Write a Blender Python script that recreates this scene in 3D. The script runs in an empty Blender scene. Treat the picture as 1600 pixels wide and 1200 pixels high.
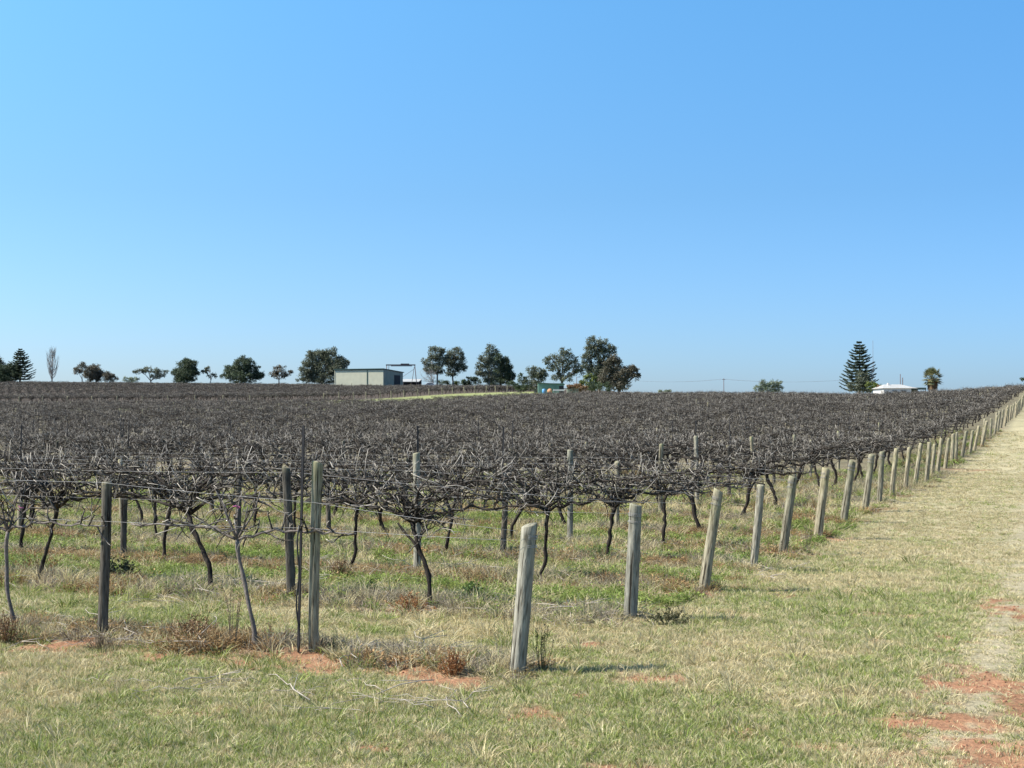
import bpy, bmesh, math, random
import numpy as np
from mathutils import Vector, Matrix, Euler
R = math.radians
sc = bpy.context.scene
COL = sc.collection
# ------------------------------------------------------------------ camera, sky, sun
F = 2050.0; CX = 800.0; HY = 650.0; CAMZ = 2.15      # focal length in photo pixels, horizon row, eye height
cam = bpy.data.cameras.new('camera'); co = bpy.data.objects.new('camera', cam); COL.objects.link(co)
cam.sensor_width = 36; cam.lens = F/1600*36; cam.clip_end = 6000; cam.clip_start = 0.1
co.location = (0, 0, CAMZ); co.rotation_euler = (R(90)+math.atan((HY-600)/F), 0, 0)
sc.camera = co
SUN_EL = R(47); SUN_AZ = R(-97)          # azimuth measured clockwise from +Y (view direction): left, a little behind
w = bpy.data.worlds.new('World'); sc.world = w; w.use_nodes = True
wn = w.node_tree; bg = wn.nodes['Background']
sky = wn.nodes.new('ShaderNodeTexSky'); sky.sky_type = 'NISHITA'; sky.sun_disc = False
sky.sun_elevation = SUN_EL; sky.sun_rotation = SUN_AZ; sky.air_density = 1.0; sky.dust_density = 0.6; sky.ozone_density = 2.5
sky.altitude = 100
tcw = wn.nodes.new('ShaderNodeTexCoord'); sxw = wn.nodes.new('ShaderNodeSeparateXYZ'); rpw = wn.nodes.new('ShaderNodeValToRGB'); mxw = wn.nodes.new('ShaderNodeMix')
wn.links.new(tcw.outputs['Generated'], sxw.inputs[0]); wn.links.new(sxw.outputs[2], rpw.inputs[0])
while len(rpw.color_ramp.elements) < 4: rpw.color_ramp.elements.new(.5)
for e_, (p_, c_) in zip(rpw.color_ramp.elements, ((0, (.235, .30, .455)), (.165, (.245, .37, .46)), (.30, (.28, .487, .572)), (.65, (.36, .50, .58)))):
    e_.position = p_; e_.color = (*c_, 1)
mxw.data_type = 'RGBA'; mxw.blend_type = 'MULTIPLY'; mxw.inputs['Factor'].default_value = 1
wn.links.new(sky.outputs[0], mxw.inputs[6]); wn.links.new(rpw.outputs[0], mxw.inputs[7]); mx2 = wn.nodes.new('ShaderNodeVectorMath'); mx2.operation = 'SCALE'; mx2.inputs['Scale'].default_value = 2.0
wn.links.new(mxw.outputs[2], mx2.inputs[0]); mrx = wn.nodes.new('ShaderNodeClamp'); mrx.inputs['Min'].default_value = -.6; mrx.inputs['Max'].default_value = .6; wn.links.new(sxw.outputs[0], mrx.inputs[0])
mad = wn.nodes.new('ShaderNodeVectorMath'); mad.operation = 'MULTIPLY_ADD'; mad.inputs[1].default_value = (-.52, -.34, -.18); mad.inputs[2].default_value = (1, 1, 1)   # sky paler towards the sun's side
cbx = wn.nodes.new('ShaderNodeCombineXYZ')
for q_ in range(3): wn.links.new(mrx.outputs[0], cbx.inputs[q_])
mlt = wn.nodes.new('ShaderNodeVectorMath'); mlt.operation = 'MULTIPLY'
wn.links.new(cbx.outputs[0], mad.inputs[0]); wn.links.new(mx2.outputs[0], mlt.inputs[0]); wn.links.new(mad.outputs[0], mlt.inputs[1]); wn.links.new(mlt.outputs[0], bg.inputs[0]); bg.inputs[1].default_value = 0.1045
sd = Vector((math.sin(SUN_AZ)*math.cos(SUN_EL), math.cos(SUN_AZ)*math.cos(SUN_EL), math.sin(SUN_EL)))
sl = bpy.data.lights.new('sun', 'SUN'); sl.energy = 5.0; sl.angle = R(0.5); sl.color = (1, 0.95, 0.87)
so = bpy.data.objects.new('sun', sl); COL.objects.link(so); so.rotation_euler = sd.to_track_quat('Z', 'Y').to_euler()
sc.view_settings.view_transform = 'Standard'; sc.view_settings.look = 'None'; sc.view_settings.exposure = 0.90
sc.view_settings.gamma = 1.0

# ------------------------------------------------------------------ helpers
RNG = random.Random(5); NR = np.random.default_rng(11)
def tag(o, label=None, cat=None, group=None, kind=None):
    if label: o['label'] = label
    if cat: o['category'] = cat
    if group: o['group'] = group
    if kind: o['kind'] = kind
    return o
def empty(name, loc, rz=0, **k):
    o = bpy.data.objects.new(name, None); COL.objects.link(o); o.location = loc; o.rotation_euler = (0, 0, rz)
    o.empty_display_size = 0.2
    return tag(o, **k)
def hashn(ix, iy, s):
    v = np.sin(ix*127.1+iy*311.7+s*74.7)*43758.5453
    return v-np.floor(v)
def vnoise(x, y, s=0):
    x = np.asarray(x, float); y = np.asarray(y, float)
    ix = np.floor(x); iy = np.floor(y); fx = x-ix; fy = y-iy
    fx = fx*fx*(3-2*fx); fy = fy*fy*(3-2*fy)
    a = hashn(ix, iy, s); b = hashn(ix+1, iy, s); c = hashn(ix, iy+1, s); d = hashn(ix+1, iy+1, s)
    return a+(b-a)*fx+(c-a)*fy+(a-b-c+d)*fx*fy
def fbm(x, y, s=0, o=4):
    v = 0; a = .5
    for k in range(o):
        v = v+a*vnoise(x*2**k+17.3*k, y*2**k-9.1*k, s+k); a *= .5
    return v/(1-.5**o)
def sm(x, a, b):
    k = np.clip((np.asarray(x, float)-a)/(b-a), 0, 1); return k*k*(3-2*k)

# field frame: u runs along the line of end posts away from the corner, t runs along the rows to the left
X0, Y0 = 0.04, 10.95; DU = (0.3904, 0.9206); DT = (-0.9206, 0.3904); ROW = 2.955
def ut(X, Y): return (X-X0)*DU[0]+(Y-Y0)*DU[1], (X-X0)*DT[0]+(Y-Y0)*DT[1]
def xy(u, t): return X0+u*DU[0]+t*DT[0], Y0+u*DU[1]+t*DT[1]
_pu = np.array([-400,-3,0,3,6,9,12,15,18,24,30,36,42,45,48,51,54,57,130,160,180,215,260,400,3000.])
_pz = np.array([0,0,0,.03,-.05,-.1,-.17,-.17,-.07,-.02,-.05,-.08,-.03,.06,.12,.18,.25,.36,2.79,3.8,4.2,3.9,3.4,2.5,-12.])
_gu = np.arange(-50, 420, .5); _gz = np.interp(_gu, _pu, _pz)
_k = np.exp(-np.linspace(-2, 2, 9)**2); _k /= _k.sum(); _gz = np.convolve(np.pad(_gz, 4, 'edge'), _k, 'valid')
_hu = np.array([-400, 0, 57, 130, 205, 225, 245, 262, 310, 400, 3000.]); _hz = np.array([0, 0, .36, 2.79, 5.35, 6.5, 7.25, 7.5, 7.2, 6.6, -12.])
def lane_t(u): return 113-(u-205)*.26
def terr(X, Y):
    X = np.asarray(X, float); Y = np.asarray(Y, float); u, t = ut(X, Y)
    z = np.where(u < 415, np.interp(u, _gu, _gz), np.interp(u, _pu, _pz))
    z = z+(.05*(13-np.clip(t, -20, 13))-.35*np.exp(-((t-22)/11)**2))*sm(u, 110, 170)
    z = z+1.3*sm(u, 190, 214)*(1-sm(t, 3, 9))*(1-sm(u, 260, 320))+1.2*sm(u, 205, 235)*(1-sm(t, 3, 9))*(1-sm(u, 260, 320))
    zh = np.interp(u, _hu, _hz)+1.9*sm(u, 262, 308)*sm(t, 99, 112)*(1-sm(u, 400, 900))+.0165*np.clip(t-103, 0, 170)*sm(u, 195, 252)*(1-sm(u, 450, 900)); sh_ = np.clip(u-215, 0, 60); w_ = sm(t, 66+sh_*.62, 84+sh_*.45)*sm(u, 125, 135)
    z = z*(1-w_)+zh*w_
    return z
def tz(X, Y): return float(terr(X, Y))
def gp(px, py):                     # where the ground seen at a photo pixel is
    dx = (px-CX)/F; dz = (HY-py)/F; Z = 5.
    while Z < 400 and CAMZ+dz*Z > tz(dx*Z, Z): Z += .02
    return dx*Z, Z
def rowbump(X, Y):
    u, t = ut(X, Y)
    d = np.abs(((u+ROW/2) % ROW)-ROW/2)
    inside = sm(t, -.6, .3)*sm(u, -1.0, -.3)*(1-sm(u, 60, 90))
    return .05*np.exp(-(d/.45)**2)*inside
def small(X, Y):
    return rowbump(X, Y)+(.05*(fbm(X*.9, Y*.9, 3)-.5)+.035*(fbm(X*5, Y*5, 4, 3)-.5))*(1-sm(Y, 60, 120))
def gz(X, Y): return float(terr(X, Y)+small(X, Y))

class MB:
    def __init__(s): s.v = []; s.f = []; s.a = []; s.m = []
    def tube(s, pts, rad, n=6, a=0., a1=None, cap=True, mat=0):
        pts = [Vector(p) for p in pts]; L = len(pts); base = len(s.v)
        if a1 is None: a1 = a
        ref = Vector((0.13, 0.27, 1)) if abs((pts[-1]-pts[0]).normalized().z) < .8 else Vector((1, .2, .1))
        for i, p in enumerate(pts):
            d = (pts[min(i+1, L-1)]-pts[max(i-1, 0)])
            if d.length < 1e-9: d = Vector((0, 0, 1))
            d.normalize(); x = d.cross(ref).normalized(); y = d.cross(x)
            r = rad[i] if hasattr(rad, '__len__') else rad
            for k in range(n):
                an = 2*math.pi*k/n; s.v.append(p+x*(r*math.cos(an))+y*(r*math.sin(an))); s.a.append(a+(a1-a)*i/(L-1))
        for i in range(L-1):
            for k in range(n):
                k2 = (k+1) % n; s.f.append((base+i*n+k, base+i*n+k2, base+(i+1)*n+k2, base+(i+1)*n+k)); s.m.append(mat)
        if cap:
            s.f.append(tuple(base+k for k in range(n))[::-1]); s.m.append(mat)
            s.f.append(tuple(base+(L-1)*n+k for k in range(n))); s.m.append(mat)
    def box(s, x0, x1, y0, y1, z0, z1, mat=0):
        b = len(s.v)
        for z in (z0, z1):
            for p in ((x0, y0), (x1, y0), (x1, y1), (x0, y1)): s.v.append(Vector((p[0], p[1], z))); s.a.append(0)
        for f in ((3, 2, 1, 0), (4, 5, 6, 7), (0, 1, 5, 4), (1, 2, 6, 5), (2, 3, 7, 6), (3, 0, 4, 7)):
            s.f.append(tuple(b+i for i in f)); s.m.append(mat)
    def poly(s, pts, a=0., mat=0):
        b = len(s.v)
        for p in pts: s.v.append(Vector(p)); s.a.append(a)
        s.f.append(tuple(range(b, b+len(pts)))); s.m.append(mat)
    def leaf(s, p, d, nrm, l, wd, a=0.):
        d = d.normalized(); x = d.cross(nrm)
        if x.length < 1e-4: x = Vector((1, 0, 0))
        x.normalize(); s.poly([p, p+d*l*.5+x*wd*.5, p+d*l, p+d*l*.5-x*wd*.5], a)
    def mesh(s, name, mats, smooth=True):
        me = bpy.data.meshes.new(name); me.from_pydata([tuple(v) for v in s.v], [], s.f)
        at = me.attributes.new('val', 'FLOAT', 'POINT'); at.data.foreach_set('value', np.array(s.a, np.float32))
        for m in (mats if isinstance(mats, (list, tuple)) else [mats]): me.materials.append(m)
        me.polygons.foreach_set('material_index', s.m)
        me.polygons.foreach_set('use_smooth', [smooth]*len(s.f)); me.update(); return me
    def build(s, name, mats, parent=None, smooth=True, loc=None):
        o = bpy.data.objects.new(name, s.mesh(name, mats, smooth)); COL.objects.link(o)
        if parent: o.parent = parent
        if loc is not None: o.location = loc
        return o

# ------------------------------------------------------------------ materials
def newmat(name, rough=.85, spec=.25):
    m = bpy.data.materials.new(name); m.use_nodes = True; b = m.node_tree.nodes['Principled BSDF']
    b.inputs['Roughness'].default_value = rough; b.inputs['Specular IOR Level'].default_value = spec
    return m, m.node_tree, b
def ramp(nt, fac, stops):
    r = nt.nodes.new('ShaderNodeValToRGB'); e = r.color_ramp.elements
    while len(e) < len(stops): e.new(.5)
    for k, (p, c) in enumerate(stops): e[k].position = p; e[k].color = (*c, 1)
    nt.links.new(fac, r.inputs[0]); return r.outputs[0]
def noise(nt, scale, detail=4, coord='Object', st=(1, 1, 1), rough=.55):
    tc = nt.nodes.new('ShaderNodeTexCoord'); mp = nt.nodes.new('ShaderNodeMapping'); mp.inputs['Scale'].default_value = st
    n = nt.nodes.new('ShaderNodeTexNoise'); n.inputs['Scale'].default_value = scale; n.inputs['Detail'].default_value = detail
    n.inputs['Roughness'].default_value = rough
    nt.links.new(tc.outputs[coord], mp.inputs[0]); nt.links.new(mp.outputs[0], n.inputs['Vector']); return n.outputs['Fac']
def mix(nt, f, a, b, mode='MIX'):
    m = nt.nodes.new('ShaderNodeMix'); m.data_type = 'RGBA'; m.blend_type = mode
    for s, v in ((m.inputs['Factor'], f), (m.inputs[6], a), (m.inputs[7], b)):
        if isinstance(v, (int, float)): s.default_value = v
        elif isinstance(v, tuple): s.default_value = (*v, 1)
        else: nt.links.new(v, s)
    return m.outputs[2]
def bump(nt, b, fac, st=.5, dist=.01):
    n = nt.nodes.new('ShaderNodeBump'); n.inputs['Strength'].default_value = st; n.inputs['Distance'].default_value = dist
    nt.links.new(fac, n.inputs['Height']); nt.links.new(n.outputs[0], b.inputs['Normal'])
def attr(nt, name, typ='GEOMETRY', out='Fac'):
    a = nt.nodes.new('ShaderNodeAttribute'); a.attribute_name = name; a.attribute_type = typ; return a.outputs[out]
def flat(name, c, c2=None, scale=3, rough=.7, spec=.3, st=(1, 1, 1), bmp=0):
    m, nt, b = newmat(name, rough, spec)
    n = noise(nt, scale, 5, st=st); c2 = c2 or tuple(x*.75 for x in c)
    nt.links.new(ramp(nt, n, [(.3, c2), (.7, c)]), b.inputs['Base Color'])
    if bmp: bump(nt, b, n, bmp)
    return m
def wood_post(name, light, dark, moss=(.24, .25, .09), mossamt=.5, tan=None):
    m, nt, b = newmat(name, .88, .2)
    n = noise(nt, 9, 6, st=(4, 4, .5)); n2 = noise(nt, 2.2, 4); n3 = noise(nt, 55, 3, st=(1, 1, .12))
    c = ramp(nt, n, [(.28, dark), (.5, tuple((a+c_)/2 for a, c_ in zip(dark, light))), (.66, light)])
    c = mix(nt, ramp(nt, n3, [(.36, (.45,)*3), (.5, (1,)*3)]), (0, 0, 0), c, 'MULTIPLY') if False else mix(nt, 1.0, c, ramp(nt, n3, [(.34, (.5, .48, .45)), (.5, (1, 1, 1))]), 'MULTIPLY')
    c = mix(nt, ramp(nt, n2, [(.5, (0, 0, 0)), (.72, (mossamt,)*3)]), c, moss)
    # lichen gathers on the weathered top
    n4 = noise(nt, 26, 3, st=(1, 1, .045)); c = mix(nt, 1.0, c, ramp(nt, n4, [(.385, (.22, .2, .18)), (.41, (1, 1, 1))]), 'MULTIPLY')
    tc = nt.nodes.new('ShaderNodeTexCoord'); sx = nt.nodes.new('ShaderNodeSeparateXYZ'); nt.links.new(tc.outputs['Generated'], sx.inputs[0])
    tf = ramp(nt, sx.outputs[2], [(.95, (0, 0, 0)), (1.0, (mossamt+.25,)*3)])
    c = mix(nt, tf, c, (.3, .28, .16))
    oi = nt.nodes.new('ShaderNodeObjectInfo')
    c = mix(nt, 1.0, c, ramp(nt, oi.outputs['Random'], [(0, (.78, .8, .8)), (.5, (1, 1, .97)), (1, (1.12, 1.08, 1.0))]), 'MULTIPLY')
    nt.links.new(c, b.inputs['Base Color']); bump(nt, b, n, .9, .012); return m
M_POST = wood_post('weathered_post', (.37, .33, .235), (.15, .13, .09))
M_POSTG = wood_post('grey_post', (.37, .345, .28), (.155, .143, .115), mossamt=.15)
M_POSTD = wood_post('dark_post', (.155, .135, .11), (.06, .052, .042), mossamt=.1)
def bark(name, dark, light, pale):
    m, nt, b = newmat(name, .9, .15)
    n = noise(nt, 14, 6, st=(1, 1, .45)); n2 = noise(nt, 45, 3)
    c = ramp(nt, n, [(.36, dark), (.66, light)])
    v = attr(nt, 'val'); ad = nt.nodes.new('ShaderNodeMath'); ad.operation = 'ADD'
    sb = nt.nodes.new('ShaderNodeMath'); sb.operation = 'MULTIPLY_ADD'; nt.links.new(n2, sb.inputs[0]); sb.inputs[1].default_value = .7; sb.inputs[2].default_value = -.35
    nt.links.new(v, ad.inputs[0]); nt.links.new(sb.outputs[0], ad.inputs[1]); ad.use_clamp = True
    c = mix(nt, ad.outputs[0], c, pale)
    nt.links.new(c, b.inputs['Base Color']); bump(nt, b, n, .9, .02); return m
M_BARK = bark('vine_bark', (.012, .0095, .008), (.052, .042, .033), (.15, .125, .1))
M_CANE = bark('cane_bark', (.012, .010, .0085), (.038, .031, .025), (.50, .45, .38))
M_YOUNG = bark('young_bark', (.05, .04, .034), (.16, .13, .11), (.34, .3, .26))
M_LITTER = flat('cane_litter', (.5, .44, .36), (.22, .18, .14), 20, .85)
M_WIRE = flat('galvanised_wire', (.42, .41, .39), (.2, .19, .18), 8, .5, .4)
M_STEEL = flat('black_steel', (.018, .018, .02), (.035, .03, .03), 10, .6, .4)
M_HOSE = flat('black_hose', (.015, .015, .016), (.03, .028, .026), 10, .5, .4)
def blade(name, transl=.3):
    m, nt, b = newmat(name, .75, .2)
    t = attr(nt, 'tint', 'INSTANCER', 'Color'); v = attr(nt, 'val')
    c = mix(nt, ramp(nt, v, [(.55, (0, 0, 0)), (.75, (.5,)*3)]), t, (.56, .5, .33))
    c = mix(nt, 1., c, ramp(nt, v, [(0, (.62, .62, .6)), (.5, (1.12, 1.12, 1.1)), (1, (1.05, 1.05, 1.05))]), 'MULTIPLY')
    nt.links.new(c, b.inputs['Base Color'])
    tr = nt.nodes.new('ShaderNodeBsdfTranslucent'); ms = nt.nodes.new('ShaderNodeMixShader'); ms.inputs[0].default_value = transl
    nt.links.new(c, tr.inputs[0]); nt.links.new(b.outputs[0], ms.inputs[1]); nt.links.new(tr.outputs[0], ms.inputs[2])
    nt.links.new(ms.outputs[0], nt.nodes['Material Output'].inputs[0]); return m
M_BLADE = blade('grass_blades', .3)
def leafmat(name, cols, transl=.28, rough=.6):
    m, nt, b = newmat(name, rough, .3); v = attr(nt, 'val')
    c = ramp(nt, v, [(i/(len(cols)-1), x) for i, x in enumerate(cols)])
    nt.links.new(c, b.inputs['Base Color'])
    tr = nt.nodes.new('ShaderNodeBsdfTranslucent'); ms = nt.nodes.new('ShaderNodeMixShader'); ms.inputs[0].default_value = transl
    nt.links.new(c, tr.inputs[0]); nt.links.new(b.outputs[0], ms.inputs[1]); nt.links.new(tr.outputs[0], ms.inputs[2])
    nt.links.new(ms.outputs[0], nt.nodes['Material Output'].inputs[0]); return m

# ------------------------------------------------------------------ what grows or lies where on the ground
def P(px, py, rx, ry): X, Y = gp(px, py); X2, Y2 = gp(px, py-ry); return (X, Y, rx*Y/F, abs(Y2-Y)+.03)
RED = [P(*a) for a in ((400, 1034, 140, 12), (500, 1042, 60, 9), (250, 1026, 90, 7), (60, 1012, 100, 6), (620, 1052, 90, 8), (680, 1068, 60, 6),
       (845, 1112, 48, 8), (925, 1084, 40, 6), (930, 1008, 25, 4), (1575, 955, 45, 18), (1540, 1078, 80, 16), (1590, 1090, 50, 40),
       (1470, 1128, 85, 12), (1500, 1165, 70, 20), (1580, 1180, 60, 30), (1360, 1126, 45, 10), (1375, 995, 25, 5), (1475, 996, 18, 4),
       (1290, 843, 45, 3), (1375, 797, 30, 3), (1245, 868, 60, 3), (1070, 928, 45, 4), (1400, 775, 25, 2), (1475, 734, 40, 2),
       (960, 1195, 60, 8), (600, 1170, 40, 5), (1010, 1060, 50, 5))]
def zones(X, Y):
    X = np.asarray(X, float); Y = np.asarray(Y, float); u, t = ut(X, Y)
    a = fbm(X*.45, Y*.45, 20); b = fbm(X*1.7+5, Y*1.7, 31); c = fbm(X*6, Y*6, 44, 3)
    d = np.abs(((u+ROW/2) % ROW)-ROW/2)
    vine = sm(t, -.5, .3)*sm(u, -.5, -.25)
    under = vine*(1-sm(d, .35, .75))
    far = sm(u, 4, 22)*(1-vine)
    m = .5*a+.35*b+.15*c
    green = (1-vine)*sm(m, .40+.13*far, .57+.14*far)*(.78-.3*far)
    lush = vine*(1-under)*sm(.5*a+.5*b, .40, .56)*(.42+.4*sm(t, 2.5, 6)*(1-sm(u, 16, 30)))*sm(u, 2.2, 4.0)
    between1 = vine*(1-under)*(1-sm(u, 2.2, 4.))*sm(m, .34, .52)*.95
    green = np.clip(green+lush+between1, 0, 1)
    rust = np.clip(under*sm(b*.6+a*.4, .46, .62)*.75+vine*(1-under)*sm(b, .58, .7)*.4*sm(u, 3, 6), 0, 1)
    trk = ((np.exp(-((t+3.6)/.38)**2)+np.exp(-((t+5.5)/.42)**2))*sm(b*.5+a*.5, .38, .55)*(1-vine)+far*.35*np.exp(-((t+4.5)/2.2)**2)).clip(0, 1)
    green = green*(1-.7*trk)
    red = np.zeros_like(X)
    for (x, y, rx, ry) in RED:
        q = np.sqrt(((X-x)/rx)**2+((Y-y)/ry)**2)
        red = np.maximum(red, 1-sm(q+(c-.5)*3.2+(b-.5)*2.0, .3, 1.25))
    red = np.maximum(red, under*sm(fbm(X*1.2, Y*1.2, 77), .58, .68)*.45)
    red = np.maximum(red, (1-vine)*sm(fbm(X*2.1, Y*2.1, 78), .66, .75)*.6*(1-far))
    return dict(trk=trk, u=u, t=t, green=green, rust=rust, red=red, under=under, vine=vine, far=far, m=m, b=b, c=c, a=a)
C_ = lambda *v: np.array(v)
def ground_colour(z):
    g = z['green'][..., None]; s = z['c'][..., None]
    base = C_(.37, .32, .205)*(1-z['far'][..., None])+C_(.36, .315, .19)*z['far'][..., None]
    base = base*(.75+.5*s)
    col = base*(1-g*.62)+C_(.15, .175, .06)*g*.62
    tk = z['trk'][..., None]; col = col*(1-tk*.7)+C_(.34, .29, .195)*(.8+.4*s)*tk*.7
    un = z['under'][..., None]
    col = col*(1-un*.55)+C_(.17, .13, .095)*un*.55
    r = z['rust'][..., None]; col = col*(1-r*.5)+C_(.27, .15, .07)*r*.5
    rd = z['red'][..., None]; col = col*(1-rd)+C_(.33, .175, .10)*(.75+.5*s)*rd
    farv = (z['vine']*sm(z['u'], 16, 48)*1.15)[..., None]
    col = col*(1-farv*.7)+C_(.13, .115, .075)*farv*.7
    hb = (sm(z['t']-lane_t(z['u']), 0, 3)*sm(z['u'], 172, 177))[..., None]; col = col*(1-hb)+C_(.085, .068, .055)*hb
    # grass lane between the two blocks
    lane = (sm(z['t'], 68, 72)*(1-sm(z['t'], lane_t(z['u'])-1, lane_t(z['u'])+1))*sm(z['u'], 132, 134)*(1-sm(z['u'], 262, 275)))[..., None]
    col = col*(1-lane)+(C_(.25, .27, .11)*(.8+.4*s))*lane
    return col
# terrain sheet
def axis(segs):
    out = []
    for a, b, st in segs: out += list(np.arange(a, b, st))
    return np.array(out+[segs[-1][1]])
gx = axis([(-3000, -500, 250), (-500, -160, 20), (-160, -60, 4), (-60, -16, .8), (-16, -6, .16), (-6, 6.5, .06), (6.5, 16, .16), (16, 60, .8), (60, 160, 4), (160, 500, 20), (500, 3000, 250)])
gy = axis([(-300, -20, 20), (-20, 5, 1), (5, 7.5, .2), (7.5, 16, .06), (16, 30, .12), (30, 60, .3), (60, 300, 2), (300, 600, 15), (600, 5000, 200)])
GX, GY = np.meshgrid(gx, gy); GZ = terr(GX, GY)+small(GX, GY)
ny, nx = GX.shape; me = bpy.data.meshes.new('ground')
V = np.stack([GX, GY, GZ], -1).reshape(-1, 3)
i = np.arange((ny-1)*(nx-1)); r_, c_ = i//(nx-1), i % (nx-1); a0 = r_*nx+c_
Q = np.stack([a0, a0+1, a0+nx+1, a0+nx], -1)
me.vertices.add(len(V)); me.vertices.foreach_set('co', V.ravel().astype(np.float32))
me.loops.add(Q.size); me.loops.foreach_set('vertex_index', Q.ravel().astype(np.int32))
me.polygons.add(len(Q)); me.polygons.foreach_set('loop_start', (np.arange(len(Q))*4).astype(np.int32))
me.polygons.foreach_set('use_smooth', np.ones(len(Q), bool)); me.update(calc_edges=True)
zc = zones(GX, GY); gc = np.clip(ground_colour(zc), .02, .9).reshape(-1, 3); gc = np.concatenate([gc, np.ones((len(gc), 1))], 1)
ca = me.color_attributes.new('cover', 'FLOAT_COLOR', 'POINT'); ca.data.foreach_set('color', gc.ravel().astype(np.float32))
mg, nt, b = newmat('ground_soil', .95, .1)
n1 = noise(nt, 1.2, 8, rough=.7); n2 = noise(nt, 30, 5, rough=.7)
c = mix(nt, 1., attr(nt, 'cover', out='Color'), ramp(nt, n2, [(.3, (.55, .55, .55)), (.5, (1, 1, 1)), (.7, (1.3, 1.28, 1.22))]), 'MULTIPLY')
c = mix(nt, 1., c, ramp(nt, n1, [(.35, (.82, .84, .8)), (.65, (1.15, 1.12, 1.1))]), 'MULTIPLY')
nt.links.new(c, b.inputs['Base Color']); bump(nt, b, n2, .8, .03)
me.materials.append(mg); go = bpy.data.objects.new('ground', me); COL.objects.link(go); tag(go, kind='structure')

# ------------------------------------------------------------------ scattering (stuff only)
def scatter(name, sources, pos, rot, scl, idx, tint, label, cat):
    """one object; its points carry copies of the small source meshes"""
    col = bpy.data.collections.new(name+'_kinds')
    for k, me_ in enumerate(sources): col.objects.link(bpy.data.objects.new('%s_%02d' % (name, k), me_))
    me = bpy.data.meshes.new(name); n = len(pos); me.vertices.add(n)
    me.vertices.foreach_set('co', np.asarray(pos, np.float32).ravel())
    for nm, ty, arr, key in (('rot', 'FLOAT_VECTOR', rot, 'vector'), ('scl', 'FLOAT_VECTOR', scl, 'vector'), ('idx', 'INT', idx, 'value')):
        at = me.attributes.new(nm, ty, 'POINT'); at.data.foreach_set(key, np.asarray(arr, np.int32 if ty == 'INT' else np.float32).ravel())
    if tint is not None:
        at = me.attributes.new('tint', 'FLOAT_COLOR', 'POINT')
        at.data.foreach_set('color', np.concatenate([tint, np.ones((n, 1))], 1).astype(np.float32).ravel())
    o = bpy.data.objects.new(name, me); COL.objects.link(o)
    ng = bpy.data.node_groups.new(name+'_nodes', 'GeometryNodeTree')
    ng.interface.new_socket('Geometry', in_out='INPUT', socket_type='NodeSocketGeometry')
    ng.interface.new_socket('Geometry', in_out='OUTPUT', socket_type='NodeSocketGeometry')
    N = ng.nodes.new; Lk = ng.links.new
    gi = N('NodeGroupInput'); goo = N('NodeGroupOutput'); ci = N('GeometryNodeCollectionInfo'); ci.inputs['Collection'].default_value = col
    ci.inputs['Separate Children'].default_value = True; ci.inputs['Reset Children'].default_value = True
    ip = N('GeometryNodeInstanceOnPoints'); ip.inputs['Pick Instance'].default_value = True
    def na(nm, t):
        a = N('GeometryNodeInputNamedAttribute'); a.data_type = t; a.inputs['Name'].default_value = nm
        return [s for s in a.outputs if s.enabled and s.name == 'Attribute'][0]
    e2r = N('FunctionNodeEulerToRotation'); Lk(na('rot', 'FLOAT_VECTOR'), e2r.inputs[0])
    Lk(gi.outputs[0], ip.inputs['Points']); Lk(ci.outputs[0], ip.inputs['Instance']); Lk(na('idx', 'INT'), ip.inputs['Instance Index'])
    Lk(e2r.outputs[0], ip.inputs['Rotation']); Lk(na('scl', 'FLOAT_VECTOR'), ip.inputs['Scale']); Lk(ip.outputs[0], goo.inputs[0])
    md = o.modifiers.new('scatter', 'NODES'); md.node_group = ng
    return tag(o, label, cat, kind='stuff')

def tuft(seed, n, rad, h, wd, lean, curl=.5):
    r = random.Random(seed); m = MB()
    for k in range(n):
        an = r.uniform(0, 6.283); q = rad*math.sqrt(r.random()); p = Vector((q*math.cos(an), q*math.sin(an), -.008))
        d = Vector((math.cos(an+r.uniform(-.8, .8))*lean*r.random(), math.sin(an+r.uniform(-.8, .8))*lean*r.random(), 1)).normalized()
        hh = h*r.uniform(.45, 1.1); sd_ = d.cross(Vector((math.cos(an*3), math.sin(an*3), .1))).normalized()*wd*.5; v = r.random()
        d2 = (d+Vector((math.cos(an)*curl*r.random(), math.sin(an)*curl*r.random(), -.1))).normalized()
        p1 = p+d*hh*.55; p2 = p1+d2*hh*.5; b_ = len(m.v)
        m.v += [p-sd_, p+sd_, p1+sd_*.8, p1-sd_*.8, p2]; m.a += [v*.7, v*.7, v, v, min(1, v+.1)]
        m.f += [(b_, b_+1, b_+2, b_+3), (b_+3, b_+2, b_+4)]; m.m += [0, 0]
    return m.mesh('tuft', M_BLADE)
def clover(seed, n, rad, h):
    r = random.Random(seed); m = MB()
    for k in range(n):
        an = r.uniform(0, 6.283); q = rad*math.sqrt(r.random()); z = h*(1-(q/rad)**2)*r.uniform(.25, 1)
        p = Vector((q*math.cos(an), q*math.sin(an), z)); d = Vector((math.cos(an)+r.uniform(-.6, .6), math.sin(an)+r.uniform(-.6, .6), r.uniform(-.2, .8)))
        m.leaf(p, d, Vector((r.uniform(-.5, .5), r.uniform(-.5, .5), 1)), r.uniform(.018, .04), r.uniform(.012, .024), r.random()*.6)
    for k in range(n//6):
        an = r.uniform(0, 6.283); q = rad*.8*math.sqrt(r.random())
        m.tube([(q*.5*math.cos(an), q*.5*math.sin(an), 0), (q*math.cos(an), q*math.sin(an), h*r.uniform(.5, 1.1))], [.0025, .0015], 3, .2)
    return m.mesh('clump', M_BLADE)
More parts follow.
